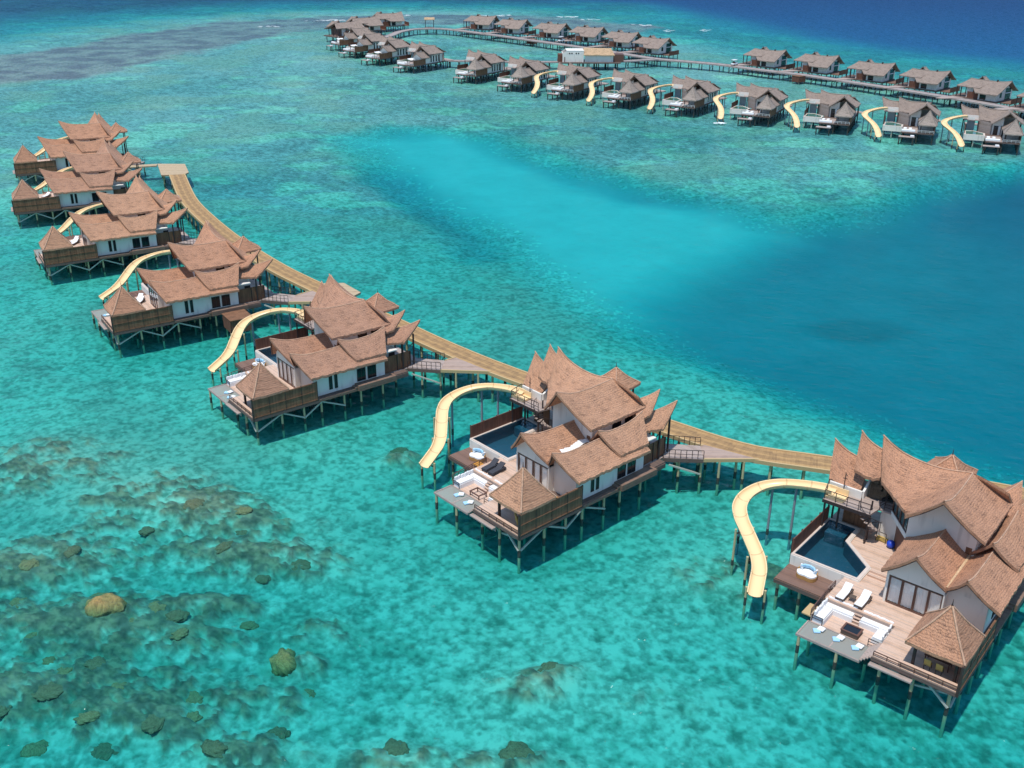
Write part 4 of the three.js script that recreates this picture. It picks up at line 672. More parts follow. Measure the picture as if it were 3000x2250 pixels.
// white sheet left in a roof valley
{
  const g = new THREE.PlaneGeometry(0.8, 3.6, 6, 24); g.rotateX(-Math.PI / 2); const p = g.attributes.position; for (let i = 0; i < p.count; i++) { const x = p.getX(i), z = p.getZ(i); p.setXYZ(i, x + 0.16 * (hash(Math.round(z * 6), 1, 3) - 0.5) + 0.18 * Math.sin(z * 2), 0.55 * Math.abs(x) + 0.06 * hash(Math.round(x * 9), Math.round(z * 9), 4), z); } g.computeVertexNormals();
  const m = solo('white_sheet', strip(g), MT.white, 'white sheet lying in the roof valley of the villa with black loungers', 'sheet'); const [x, z] = at(VILLAS[1], 3.85, 10.7); m.position.set(x, 5.78, z); m.rotation.y = VILLAS[1][2];
}
// ------------------------------------------------------------------ jetties
function ribbon(L, Rr, y, th) { // boarded strip between two edge lines
  const pos = [], uv = []; let v = 0;
  const quad = (a, b, c, d, ua, ub, uc, ud) => { for (const [p, q] of [[a, ua], [b, ub], [c, uc], [a, ua], [c, uc], [d, ud]]) { pos.push(...p); uv.push(...q); } };
  for (let i = 0; i + 1 < L.length; i++) {
    const l = Math.hypot(L[i + 1][0] - L[i][0], L[i + 1][1] - L[i][1]) / 4, a = [L[i][0], y, L[i][1]], b = [Rr[i][0], y, Rr[i][1]], c = [Rr[i + 1][0], y, Rr[i + 1][1]], d = [L[i + 1][0], y, L[i + 1][1]], dn = (p) => [p[0], y - th, p[2]];
    quad(a, b, c, d, [0, v], [1, v], [1, v + l], [0, v + l]); quad(dn(a), dn(d), dn(c), dn(b), [0, v], [0, v + l], [1, v + l], [1, v]);
    quad(a, d, dn(d), dn(a), [0, v], [0, v + l], [0.05, v + l], [0.05, v]); quad(b, dn(b), dn(c), c, [1, v], [0.95, v], [0.95, v + l], [1, v + l]); v += l;
  }
  const g = new THREE.BufferGeometry(); g.setAttribute('position', new THREE.Float32BufferAttribute(pos, 3)); g.setAttribute('uv', new THREE.Float32BufferAttribute(uv, 2)); g.computeVertexNormals(); return g;
}
function along(pts, step) { const c = new THREE.CatmullRomCurve3(pts.map(([x, z]) => V(x, 0, z)), false, 'centripetal'), n = Math.max(2, Math.round(c.getLength() / step)); return [...Array(n + 1)].map((_, i) => { const p = c.getPointAt(i / n), t = c.getTangentAt(i / n); return [p.x, p.z, t.z, -t.x]; }); }
function makeJetty(name, label, pts, w, y, mat, edgeMat, o = {}) {
  const j = thing(name, label, 'jetty', 0, 0, 0, o.group), C = along(pts, 2), off = (k) => C.map(([x, z, nx, nz]) => [x + nx * k, z + nz * k]);
  part('boardwalk', ribbon(off(w / 2), off(-w / 2), y, 0.12), mat, j);
  for (const k of [w / 2 + 0.06, -w / 2 - 0.06]) { part('edge_beam', ribbon(off(k + 0.1), off(k - 0.1), y + 0.09, 0.42), edgeMat, j); }
  const P = along(pts, o.step ?? 3.2);
  P.forEach(([x, z, nx, nz], i) => {
    for (const k of [1, -1]) { if (o.oneBand) part('pile', pileGeo(x + nx * k * (w / 2 - 0.25), z + nz * k * (w / 2 - 0.25), y - 0.1, o.r ?? 0.15), o.pileMat ?? MT.pile, j); else pile(j, x + nx * k * (w / 2 - 0.25), z + nz * k * (w / 2 - 0.25), y - 0.1, o.r ?? 0.15, o.pileMat ?? MT.pile); }
    part('cross_beam', beam(V(x + nx * w / 2, y - 0.25, z + nz * w / 2), V(x - nx * w / 2, y - 0.25, z - nz * w / 2), 0.2, 0.24), o.beamMat ?? MT.pile, j);
    if (o.braces && i % o.braces === 0) part('brace', beam(V(x + nx * w * 0.4, y - 0.3, z + nz * w * 0.4), V(x - nx * w * 0.4, 0.2, z - nz * w * 0.4), 0.1), o.beamMat ?? MT.brace, j);
  });
  return j;
}
const JY = 2.3;
const NEAR = [[-68.2, -210.2], [-59.8, -189.6], [-53.9, -178.6], [-46.9, -167.0], [-41.0, -158.4], [-34.6, -149.9], [-27.9, -142.2], [-21.8, -135.2], [-15.6, -128.6], [-10.8, -123.2], [-4.6, -116.8], [1.6, -111.2], [9.0, -105.2], [16.6, -99.2], [21.3, -95.5], [24.8, -93.4], [28.6, -92.2], [33.0, -90.9], [39, -89], [48, -85.5], [62, -79]];
const jetty = makeJetty('jetty', 'long golden plank jetty behind the brown villas with a wide head', NEAR, 2.8, JY, MT.jetty, MT.jettyEdge, { braces: 2 });
part('jetty_head', plate([[-75.0, -219.4], [-69.2, -219.4], [-66.3, -212], [-66.6, -210.4], [-69.8, -209.6], [-71.2, -209.6]], JY + 0.012, 0.3), MT.headBoards, jetty);
part('passing_bay', plate([[-27.6, -144.4], [-24.6, -144.6], [-21.6, -140.6], [-23, -138]], JY + 0.01, 0.3), MT.headBoards, jetty);
part('link', plate([[-75, -219.3], [-74.6, -217.6], [-80.5, -215.9], [-81.2, -217.6]], JY + 0.008, 0.25), MT.headBoards, jetty);
for (const [x, z] of [[-74, -218.6], [-69.6, -218.6], [-67, -212.4], [-71, -210.4], [-78, -216.8], [-80.4, -216.6], [-72, -214]]) pile(jetty, x, z, JY - 0.2);
// landings that join each villa's bridge to the jetty
{
  const C = along(NEAR, 0.5);
  const near = (x, z) => C.reduce((a, c) => (Math.hypot(c[0] - x, c[1] - z) < Math.hypot(a[0] - x, a[1] - z) ? c : a));
  VILLAS.slice(0, 6).forEach((vl, i) => {
    const a = at(vl, 0.2, 25.1), b = at(vl, -1.85, 23.1), ja = near(...a), m = [b[0] + 5.5 * Math.cos(0.2), b[1] + 0.9], jb = near(...m);
    const pa = [ja[0], ja[1]], pb = [jb[0], jb[1]], o = 1.3;
    const ed = (q) => { const s = Math.sign((b[0] - q[0]) * q[2] + (b[1] - q[1]) * q[3]); return [q[0] + s * q[2] * o, q[1] + s * q[3] * o]; };
    const ea = ed(ja), eb = ed(jb);
    const l = thing('jetty_landing', `plank landing from the jetty to the ${WHICH[i]} villa from the jetty head`, 'landing', 0, 0, 0, 'plank landings off the near jetty');
    part('boards', plate([a, ea, eb, b], JY + 0.1, 0.3), MT.landing, l);
    part('edge_beam', beam(V(b[0], JY - 0.02, b[1]), V(eb[0], JY - 0.02, eb[1]), 0.18, 0.36), MT.jettyEdge, l);
    part('edge_beam', beam(V(a[0], JY - 0.02, a[1]), V(ea[0], JY - 0.02, ea[1]), 0.18, 0.36), MT.jettyEdge, l);
    for (const t of [0.3, 0.75]) { pile(l, mix(b[0], eb[0], t), mix(b[1], eb[1], t), JY - 0.2); }
    pile(l, mix(a[0], ea[0], 0.5), mix(a[1], ea[1], 0.5), JY - 0.2);
  });
}
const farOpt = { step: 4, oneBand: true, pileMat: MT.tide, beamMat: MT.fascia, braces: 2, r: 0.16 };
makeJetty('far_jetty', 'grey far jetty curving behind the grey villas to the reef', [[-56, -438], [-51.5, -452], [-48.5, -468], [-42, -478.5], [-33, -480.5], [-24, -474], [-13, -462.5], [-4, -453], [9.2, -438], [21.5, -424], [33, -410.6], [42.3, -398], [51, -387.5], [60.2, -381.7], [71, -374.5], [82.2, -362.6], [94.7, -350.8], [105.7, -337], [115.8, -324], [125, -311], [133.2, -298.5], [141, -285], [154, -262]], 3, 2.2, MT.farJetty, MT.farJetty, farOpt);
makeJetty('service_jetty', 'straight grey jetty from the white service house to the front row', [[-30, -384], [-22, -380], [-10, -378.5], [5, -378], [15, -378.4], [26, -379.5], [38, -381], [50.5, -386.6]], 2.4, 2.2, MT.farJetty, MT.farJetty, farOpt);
// ------------------------------------------------------------------ far rows
const RR = (...p) => p.map((q) => V(...q));
function farGable(parent, name, ridge, eaves, seed) { const r = part(name, eaves.map((e, i) => slope(ridge, e, 0.25, 0.1, 8, 4, seed + i)), MT.greyThatch, parent); part('ridge_cap', tube(ridge.map((p) => p.clone().setY(p.y + 0.02)), 0.11, 10, 5), MT.greyRidge, r); return r; }
function makePoolVilla(withPavilion) {
  const v = thing('pool_villa', '', 'villa'), D = 2.3;
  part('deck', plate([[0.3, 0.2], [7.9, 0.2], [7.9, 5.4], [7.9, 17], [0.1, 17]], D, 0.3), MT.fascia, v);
  part('sun_deck', plate([[4.3, 0.3], [7.8, 0.3], [7.8, 6.9], [4.3, 6.9]], D + 0.02, 0.03), MT.greyDeck, v);
  part('lower_deck', plate([[4.6, -1.5], [8.3, -1.5], [8.3, 0.1], [4.6, 0.1]], 1.45, 0.14), MT.greyDeck, v);
  rail(v, [[0.4, D, 0.25], [4.2, D, 0.25]], 0.6, 1, 'front_railing', MT.white, 2, 0.06);
  part('side_screen', bx(0.32, 0.42, D - 0.1, 4.0, 0.3, 6.5), MT.slat, v);
  if (withPavilion) {
    const [g, h, f] = peak(2.1, 2.25, 2.15, 7.5, 4.3, 0.26, 0.08, 0.12); const p = part('pavilion_roof', g, MT.sunlitThatch, v); part('hip_cap', h, MT.greyRidge, p); part('finial', f, MT.post, p);
    for (const [x, z] of [[0.6, 0.8], [3.6, 0.8], [0.6, 3.7], [3.6, 3.7]]) part('pavilion_post', bx(x - 0.09, x + 0.09, D, 4.6, z - 0.09, z + 0.09), MT.post, v);
  } else {
    part('pergola_post', [bx(0.6, 0.75, D, 4.4, 0.8, 0.95)], MT.post, v); part('pergola_post', [bx(3.6, 3.75, D, 4.4, 0.8, 0.95)], MT.post, v);
    part('white_canopy', (() => { const g = new THREE.PlaneGeometry(3.2, 2.6, 10, 8), p = g.attributes.position; g.rotateX(-Math.PI / 2); for (let i = 0; i < p.count; i++) p.setY(i, 4.35 - 0.5 * (1 - Math.pow(p.getX(i) / 1.6, 2)) * (1 - 0.4 * Math.pow(p.getZ(i) / 1.3, 2))); g.translate(2.15, 0, 2.1); g.computeVertexNormals(); return strip(g); })(), MT.white, v);
  }
  farGable(v, 'front_roof', RR([2.1, 6.5, 3.2], [2.1, 6.15, 5], [2.1, 6.1, 7], [2.1, 6.2, 9]), [RR([0, 4.4, 4.2], [0, 4.35, 6.5], [0, 4.33, 8.9]), RR([4.4, 4.5, 4.4], [4.5, 4.4, 6.5], [4.5, 4.4, 8.9])], 2);
  farGable(v, 'main_roof', RR([3.2, 8.05, 7.0], [3.2, 7.6, 8.6], [3.2, 7.5, 11], [3.2, 7.55, 14.3]), [RR([-0.2, 5.35, 8.0], [-0.3, 5.3, 11], [-0.4, 5.3, 15.2]), RR([6.9, 5.1, 8.0], [7.0, 5.1, 9.6], [7.0, 5.15, 11.2])], 4);
  const cr = part('cross_roof', [slope(RR([2.2, 7.3, 14.4], [5.5, 7.3, 14.5], [8, 7.45, 14.5], [10.1, 8.15, 14.5]), RR([6.2, 5.1, 10.4], [7.4, 5.1, 11.0], [8.4, 5.15, 11.3], [9.6, 5.25, 11.6]), 0.25, 0.1, 10, 5, 6), slope(RR([1.2, 6.9, 14.6], [5.5, 7.3, 14.51], [8, 7.45, 14.51], [10.1, 8.15, 14.51]), RR([0.2, 5.3, 17.4], [5, 5.2, 17.6], [8, 5.2, 17.6], [9.8, 5.3, 17.4]), 0.25, 0.1, 10, 5, 8)], MT.greyThatch, v);
  part('ridge_cap', tube(RR([2.2, 7.35, 14.4], [5.5, 7.35, 14.5], [8, 7.5, 14.5], [10.15, 8.25, 14.5]), 0.11, 12, 5), MT.greyRidge, cr);
  const st = part('stepped_roof', [slope(RR([9.9, 7.1, 15], [12, 7.15, 15], [14.2, 7.95, 15]), RR([9.7, 5.9, 12.7], [11.5, 5.85, 12.7], [13.4, 5.95, 12.7]), 0.22, 0.08, 8, 4, 10), slope(RR([9.9, 7.1, 15.01], [12, 7.15, 15.01], [14.2, 7.95, 15.01]), RR([9.7, 5.7, 17.4], [11.5, 5.7, 17.4], [13.6, 5.8, 17.4]), 0.22, 0.08, 8, 4, 12)], MT.greyThatch, v);
  part('ridge_cap', tube(RR([9.9, 7.15, 15], [12, 7.2, 15], [14.25, 8.05, 15]), 0.1, 10, 5), MT.greyRidge, st);
  part('wall', wallFace([0.6, 4.4], [4.1, 4.4], [[0, D], [1, D], [1, 4.5], [0.45, 5.9], [0, 4.4]], 0.14), MT.plaster, v);
  const w = part('wall', wallFace([0.62, 4.5], [0.62, 15.5], [[0, D], [1, D], [1, 5.1], [0, 4.4]], 0.14), MT.plaster, v);
  for (const z of [9.3, 10.6, 12, 13.4]) part('window', bx(0.5, 0.54, D + 0.3, 4.6, z, z + 0.55), MT.darkGlass, w);
  const f = part('wall', wallFace([4.2, 8.9], [6.5, 8.9], [[0, D], [1, D], [1, 5.0], [0, 6.4]], 0.14), MT.plaster, v);
  part('glass_door', bx(4.5, 6.2, D, 4.5, 8.78, 8.81), MT.darkGlass, f); part('curtain', bx(4.62, 5.15, D, 4.45, 8.74, 8.77), MT.curtain, f);
  part('wall', wallFace([6.6, 9], [9.6, 11.8], [[0, D], [1, D], [1, 5.0], [0, 5.0]], 0.14), MT.greyDeck, v);
  part('wall', wallFace([0.7, 16.4], [9.6, 16.4], [[0, D], [1, D], [1, 5.2], [0, 5.2]], 0.14), MT.plaster, v);
  part('entrance_post', bx(-0.1, 0.08, D, 5.2, 15.6, 15.78), MT.dark, v); part('entrance_post', bx(-0.1, 0.08, D, 5.2, 13.2, 13.38), MT.dark, v);
  // pool, terrace, screens
  const pb = part('pool_basin', [plate([[7.9, 5.45], [12.55, 5.45], [12.55, 10.2], [10.6, 11], [7.9, 8.4]], 1.4, 0.12), wallFace([7.9, 5.45], [12.55, 5.45], [[0.003, 1.3], [0.997, 1.3], [0.997, 2.55], [0.003, 2.55]], 0.14), wallFace([12.55, 5.45], [12.55, 10.2], [[0.02, 1.3], [1, 1.3], [1, 2.55], [0.02, 2.55]], 0.14)], MT.plaster, v);
  part('coping', plate([[7.9, 5.38], [12.62, 5.38], [12.62, 10.2], [10.6, 11], [7.9, 8.4]], 2.6, 0.05, [[[8.3, 5.85], [12.2, 5.85], [12.2, 10], [10.6, 10.5], [8.3, 8.2]]]), MT.coping, pb);
  part('pool_water', plate([[8.3, 5.85], [12.2, 5.85], [12.2, 10], [10.6, 10.5], [8.3, 8.2]], 2.5, 0.03), MT.shallowPool, pb);
  part('pool_fence', bx(12.5, 12.58, 2.6, 3.9, 6.5, 12.4), MT.redSlat, v);
  part('slide_terrace', plate([[9.5, 10.9], [13, 10.9], [13, 13], [9.5, 13]], 5.15, 0.18), MT.greyDeck, v);
  const pr = part('parapet', wallFace([9.6, 12.6], [13.3, 12.6], [[0, 5.0], [1, 5.0], [1, 5.95], [0, 5.95]], 0.16), MT.plaster, v); part('low_wall', wallFace([10.6, 11], [12.2, 11], [[0, 5.15], [1, 5.15], [1, 5.75], [0, 5.75]], 0.1), MT.plaster, pr);
  part('screen_wall', wallFace([10.4, 12.7], [12.2, 12.7], [[0, D], [1, D], [1, 5], [0, 5]], 0.1), MT.tinted2, v);
  part('terrace_post', bx(12.7, 12.88, 0.5, 5, 11, 11.18), MT.dark, v); part('terrace_post', bx(9.6, 9.78, 0.5, 5, 11, 11.18), MT.dark, v);
  // lounge things drawn in as part of the deck fittings
  part('deck_seat', [soft(3.2, 0.5, 0.9, 0.1, 6.3, D + 0.26, 1.0)], MT.white, v); part('deck_seat', [soft(0.9, 0.4, 0.9, 0.1, 5.2, 1.6, -0.7)], MT.cushion, v);
  part('deck_lounger', soft(0.7, 0.4, 1.7, 0.08, 7.2, D + 0.22, 3.6), MT.white, v); part('deck_lounger', soft(0.7, 0.4, 1.7, 0.08, 6.0, D + 0.22, 3.6), MT.white, v);
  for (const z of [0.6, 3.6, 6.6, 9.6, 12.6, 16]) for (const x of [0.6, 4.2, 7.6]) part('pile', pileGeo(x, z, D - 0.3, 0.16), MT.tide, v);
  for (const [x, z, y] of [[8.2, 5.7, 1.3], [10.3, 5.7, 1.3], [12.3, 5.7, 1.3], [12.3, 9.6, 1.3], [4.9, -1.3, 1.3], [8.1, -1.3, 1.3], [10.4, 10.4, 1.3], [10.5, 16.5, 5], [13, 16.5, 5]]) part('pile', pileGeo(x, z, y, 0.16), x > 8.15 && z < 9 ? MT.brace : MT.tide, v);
  for (const z of [2, 5, 8, 11, 14]) part('brace', beam(V(0.6, 0.2, z), V(0.6, D - 0.4, z + 1.6), 0.14), MT.tide, v);
  part('footbridge', plate([[-0.6, 18.6], [-0.6, 20.6], [12.5, 23.6], [12.5, 21.8]], 2.35, 0.25), MT.greyDeck, v);
  part('rear_deck', plate([[0.1, 17.0], [7.9, 17.0], [7.9, 20.6], [0.1, 18.9]], 2.28, 0.25), MT.greyDeck, v);
  for (const [x, z] of [[0.4, 19.6], [3, 20.2], [6, 20.9], [9, 21.7], [12, 22.5]]) part('pile', pileGeo(x, z, 2.1, 0.15), MT.tide, v);
  return v;
}

const ROW = [[118.34, -244.82, 2.77], [102.04, -255.26, 2.76], [84.76, -266.37, 2.74], [66.87, -276.34, 2.66], [49.19, -288.68, 2.56], [33.02, -300.43, 2.55], [17.56, -313.48, 2.57], [2.5, -327.49, 2.57], [-11.96, -343.11, 2.54]];
const ORD = ['first', 'second', 'third', 'fourth', 'fifth', 'sixth', 'seventh', 'eighth', 'ninth', 'tenth', 'eleventh', 'twelfth', 'thirteenth'];
const pv0 = makePoolVilla(true);
const SPLASH = 'grey thatched pool villa whose slide ends in a white splash';
ROW.forEach(([x, z, a], i) => {
  const k = 8 - i, label = i === 3 ? SPLASH : `grey thatched villa with pointed pavilion, ${ORD[k]} along the front row from the canopied villas`;
  if (!i) { pv0.position.set(x, 0, z); pv0.rotation.set(0, a, 0); pv0.userData.label = label; pv0.userData.group = 'grey villas with pavilions'; } else copy(pv0, label, x, z, a, 'grey villas with pavilions');
});
const cv0 = makePoolVilla(false);
[[-32, -372.1, 2.5], [-45, -388.9, 2.44], [-55.7, -407.3, 2.36], [-63.3, -426.6, 2.2]].forEach(([px, pz, a], i) => {
  const x = px - (Math.cos(a) * 3.2 + Math.sin(a) * 7.2), z = pz - (-Math.sin(a) * 3.2 + Math.cos(a) * 7.2), label = `grey thatched villa with a white sail canopy, ${['nearest', 'second from', 'third from', 'farthest from'][i]}${i ? ' ' : ' '}${i ? 'the pavilion villas' : 'to the pavilion villas'}`;
  if (!i) { cv0.position.set(x, 0, z); cv0.rotation.set(0, a, 0); cv0.userData.label = label; cv0.userData.group = 'grey villas with sail canopies'; } else copy(cv0, label, x, z, a, 'grey villas with sail canopies');
});
// slides of the grey villas
const FS = [[12.3, 5.62, 11.3], [13.6, 5.5, 11.1], [15.6, 5.05, 10.5], [17.0, 4.6, 9.4], [17.5, 4.2, 8.0], [17.0, 3.75, 6.6], [16.0, 3.3, 5.3], [15.0, 2.8, 4.0], [14.2, 2.25, 2.6], [13.6, 1.7, 1.1], [13.2, 1.25, -0.3], [12.95, 0.9, -1.5]];
const fs0 = makeSlide(FS, [[0.2, 0], [0.38, 0], [0.55, 0], [0.75, [-0.8, 0.8], 1], [0.97, [-0.75, 0.75], 1]], 1.3, '', 'water slides of the grey villas');
ROW.slice(0, 7).forEach(([x, z, a], i) => { const label = i === 3 ? 'cream water slide ending in a white splash' : `cream water slide of the grey villas, ${ORD[6 - i]} counted from the canopied villas`; if (!i) { fs0.position.set(x, 0, z); fs0.rotation.set(0, a, 0); fs0.userData.label = label; } else copy(fs0, label, x, z, a); });
{ const [x, z] = at(ROW[3], 12.8, -2.6); const gs = []; for (let k = 0; k < 40; k++) { const a = hash(k, 1, 77) * 6.28, r = 1.1 * Math.sqrt(hash(k, 2, 77)), g = new THREE.IcosahedronGeometry(0.06 + 0.16 * hash(k, 3, 77), 1); g.scale(1.8, 0.35 + 0.5 * (1 - r / 1.1), 1); g.translate(x + Math.cos(a) * r * 1.6, 0.03 + 0.25 * hash(k, 4, 77) * (1 - r / 1.1), z + Math.sin(a) * r * 0.8); gs.push(strip(g)); } const m = solo('water_splash', gs, MT.foam, 'white splash where a cream slide meets the lagoon', 'splash'); m.userData.kind = 'stuff'; }
// villas of the rear row
function makeRearVilla() {
  const v = thing('reef_villa', '', 'villa'), D = 2.4;
  part('deck', plate([[0.3, 0.8], [14.6, 1.6], [14.6, 10], [0.3, 10]], D, 0.4), MT.fascia, v);
  part('side_terrace', plate([[-2.8, 3], [0.3, 3], [0.3, 10], [-2.8, 10]], D - 0.3, 0.2), MT.darkDeck, v);
  part('terrace_fence', bx(-2.85, -2.75, D - 0.5, D + 1.0, 3, 9.5), MT.redSlat, v);
  const R1 = RR([-0.6, 7.75, 6.2], [1.5, 7.3, 6.2], [5, 7.1, 6.2], [9, 7.1, 6.2], [11.5, 7.2, 6.2]);
  const r = part('main_roof', [slope(R1, RR([0, 4.45, -0.1], [2, 4.4, -0.1], [3.9, 4.4, -0.1], [6, 4.4, -0.1], [6.6, 4.5, 0.0]), 0.25, 0.12, 12, 6, 3), slope(R1, RR([-0.2, 4.6, 12.2], [2, 4.5, 12.3], [5, 4.5, 12.3], [9, 4.5, 12.3], [13, 4.7, 12]), 0.25, 0.12, 12, 6, 5)], MT.greyThatch, v);
  part('ridge_cap', tube(R1.map((p) => p.clone().setY(p.y + 0.03)), 0.12, 14, 5), MT.greyRidge, r);
  part('vent_cap', bx(3.3, 3.7, 7.1, 7.6, 6.0, 6.4), MT.dark, r);
  part('porch_roof', slope(RR([5.6, 7.0, 6.15], [8.5, 7.0, 6.15], [11.5, 7.15, 6.15]), RR([6.4, 5.45, 2.0], [9.5, 5.4, 2.1], [13.4, 5.45, 2.3]), 0.24, 0.1, 8, 5, 7), MT.greyThatch, v);
  const tw = part('rear_roof', [slope(RR([8.6, 8.0, 7.2], [9.2, 7.5, 8.6], [9.4, 7.5, 11]), RR([6.6, 5.6, 8], [7, 5.5, 9.6], [7, 5.5, 12]), 0.22, 0.08, 6, 4, 9), slope(RR([8.6, 8.0, 7.2], [9.2, 7.5, 8.6], [9.4, 7.5, 11]), RR([11.4, 5.8, 8], [11.8, 5.5, 9.6], [11.8, 5.5, 12]), 0.22, 0.08, 6, 4, 11)], MT.greyThatch, v); part('ridge_cap', tube(RR([8.6, 8.05, 7.2], [9.2, 7.55, 8.6], [9.4, 7.55, 11]), 0.1, 8, 5), MT.greyRidge, tw);
  const w = part('front_wall', wallFace([0.9, 1.5], [6.2, 1.5], [[0, D - 0.1], [1, D - 0.1], [1, 4.7], [0, 4.7]], 0.14), MT.plaster, v);
  part('window', bx(3.9, 5.7, D + 0.1, 4.2, 1.38, 1.42), MT.darkGlass, w);
  const s = part('gable_wall', wallFace([0.9, 1.5], [0.9, 10.5], [[0, D - 0.1], [1, D - 0.1], [1, 4.8], [0.52, 6.9], [0, 4.7]], 0.14), MT.plaster, v);
  part('window', bx(0.78, 0.81, 3.2, 4.6, 3.2, 4.4), MT.darkGlass, s); part('glass_gable', bx(0.78, 0.81, D, 5.6, 6.4, 9.6), MT.darkGlass, s); part('shelf_beam', bx(0.5, 0.78, 4.2, 4.4, 6.2, 9.8), MT.white, s);
  const p = part('porch_wall', wallFace([6.3, 2.9], [10.4, 2.9], [[0, D], [1, D], [1, 5.5], [0, 5.5]], 0.14), MT.plaster, v); part('slat_panel', bx(8.0, 8.5, 4.0, 5.3, 2.78, 2.81), MT.slat, p);
  part('porch_screen', bx(6.4, 9.6, D - 0.1, 4.2, 1.7, 1.8), MT.redSlat, v);
  part('wall', wallFace([10.4, 3], [10.4, 10.5], [[0, D], [1, D], [1, 5.5], [0, 5.5]], 0.14), MT.frameWood, v);
  part('wall', wallFace([1, 10.6], [10.3, 10.6], [[0, D], [1, D], [1, 4.9], [0, 4.9]], 0.14), MT.plaster, v);
  for (const [x, z] of [[13.2, 2.5], [13.2, 5], [11.9, 2.5], [13.2, 8]]) part('porch_post', bx(x - 0.1, x + 0.1, D, 5.4, z - 0.1, z + 0.1), MT.dark, v);
  for (const z of [1.4, 4.6, 8.6]) for (const x of [0.7, 4, 7.4, 10.8, 14]) part('pile', pileGeo(x, z, D - 0.4, 0.16), MT.tide, v);
  for (const [x, z] of [[-2.4, 3.4], [-2.4, 6.4], [-2.4, 9.4], [-0.8, 3.4]]) part('pile', pileGeo(x, z, D - 0.5, 0.14), MT.tide, v);
  part('brace', beam(V(0.7, 0.2, 1.2), V(3.6, D - 0.5, 1.2), 0.14), MT.tide, v); part('brace', beam(V(4, 0.2, 1.2), V(7, D - 0.5, 1.2), 0.14), MT.tide, v);
  part('footbridge', plate([[9.8, 2.2], [13.8, 1.7], [15.6, -4.6], [13.6, -5]], 2.36, 0.25), MT.greyDeck, v);
  return v;
}
const rv0 = makeRearVilla();
const REAR = [[87.56, -364.5, 2.43], [101.78, -351.4, 2.43], [114.58, -334.37, 2.43], [125.37, -318.56, 2.35], [135.13, -299.54, 2.29], [144.2, -281.5, 2.25], [-10.68, -474.31, 2.76], [2.08, -459.01, 2.64], [17.72, -444.69, 2.6], [31.9, -431.94, 2.59], [43.63, -414.67, 2.55], [52.56, -396.74, 2.44]];
REAR.forEach(([x, z, a], i) => {
  const label = i < 6 ? `grey thatched villa on the reef side, ${ORD[i]} past the empty stretch of the far jetty` : `grey thatched villa on the reef side, ${ORD[i - 6]} after the curved end of the far jetty`;
  if (!i) { rv0.position.set(x, 0, z); rv0.rotation.set(0, a, 0); rv0.userData.label = label; rv0.userData.group = 'grey villas on the reef side'; } else copy(rv0, label, x, z, a, 'grey villas on the reef side');
});
// three more crowded on the outside of the curve
[[-48.5, -489, 3.55], [-56, -471, 3.75], [-61, -454, 3.9]].forEach(([x, z, a], i) => copy(rv0, `grey thatched villa crowded on the outside of the jetty curve, ${['at the tip', 'in the middle', 'next to the canopied villas'][i]}`, x, z, a, 'grey villas around the curve'));
// white service house
{
  const h = thing('service_house', 'long white service house with half of its roof in pale thatch', 'building', 16.9, -376, 0.03), D = 2.4;
  part('platform', bx(-1.5, 20, D - 0.4, D, -7, 1.2), MT.fascia, h);
  const a = part('gabled_block', [wallFace([0, 0], [7.2, 0], [[0, D], [1, D], [1, 6.1], [0.18, 6.1], [0, 5.3]], 0.2), wallFace([0, -0.1], [0, -6], [[0, D], [1, D], [1, 5.3], [0, 5.3]], 0.2), wallFace([7.1, -0.1], [7.1, -6], [[0, D], [1, D], [1, 6.1], [0, 6.1]], 0.2), wallFace([0, -6], [7.2, -6], [[0, D], [1, D], [1, 6.1], [0.18, 6.1], [0, 5.3]], 0.2), plate([[1.2, 0.15], [7.3, 0.15], [7.3, -6.1], [1.2, -6.1]], 6.22, 0.1)], MT.plaster, h);
  for (const x of [2.3, 3.1, 4.6, 5.4]) part('round_window', (() => { const g = new THREE.CylinderGeometry(0.24, 0.24, 0.08, 14); g.rotateX(Math.PI / 2); g.translate(x, 5.3, 0.13); return strip(g); })(), MT.darkGlass, a);
  part('door', bx(0.5, 0.8, D, 4.1, 0.11, 0.14), MT.frameWood, a);
  part('long_block', [wallFace([7.6, 0], [17.4, 0], [[0, D], [1, D], [1, 4.9], [0, 4.9]], 0.2), wallFace([17.4, -0.1], [17.4, -6], [[0, D], [1, D], [1, 4.9], [0, 4.9]], 0.2)], MT.plaster, h);
  part('thatched_roof', [slope(RR([7.3, 6.9, -3], [12, 6.75, -3], [17, 6.7, -3]), RR([7.2, 4.9, 0.7], [12, 4.85, 0.7], [17.9, 4.85, 0.7]), 0.25, 0.1, 8, 4, 3), slope(RR([7.3, 6.9, -3], [12, 6.75, -3], [17, 6.7, -3]), RR([7.2, 4.9, -6.7], [12, 4.85, -6.7], [17.9, 4.85, -6.7]), 0.25, 0.1, 8, 4, 5)], MT.tanRoof, h);
  part('dark_annex', bx(17.6, 21.2, D, 4.9, -5, -0.6), MT.frameWood, h); part('red_panel', bx(-1.6, -0.2, D, 4.9, -4, -0.5), MT.redSlat, h);
  for (let k = 0; k < 7; k++) for (const z of [-6, 0.4]) part('pile', pileGeo(-0.8 + k * 3.3, z, D - 0.4, 0.2), MT.tide, h);
  part('white_pole', rod(V(6.9, D, 1.0), V(6.9, 4.2, 1.0), 0.1), MT.white, h);
}
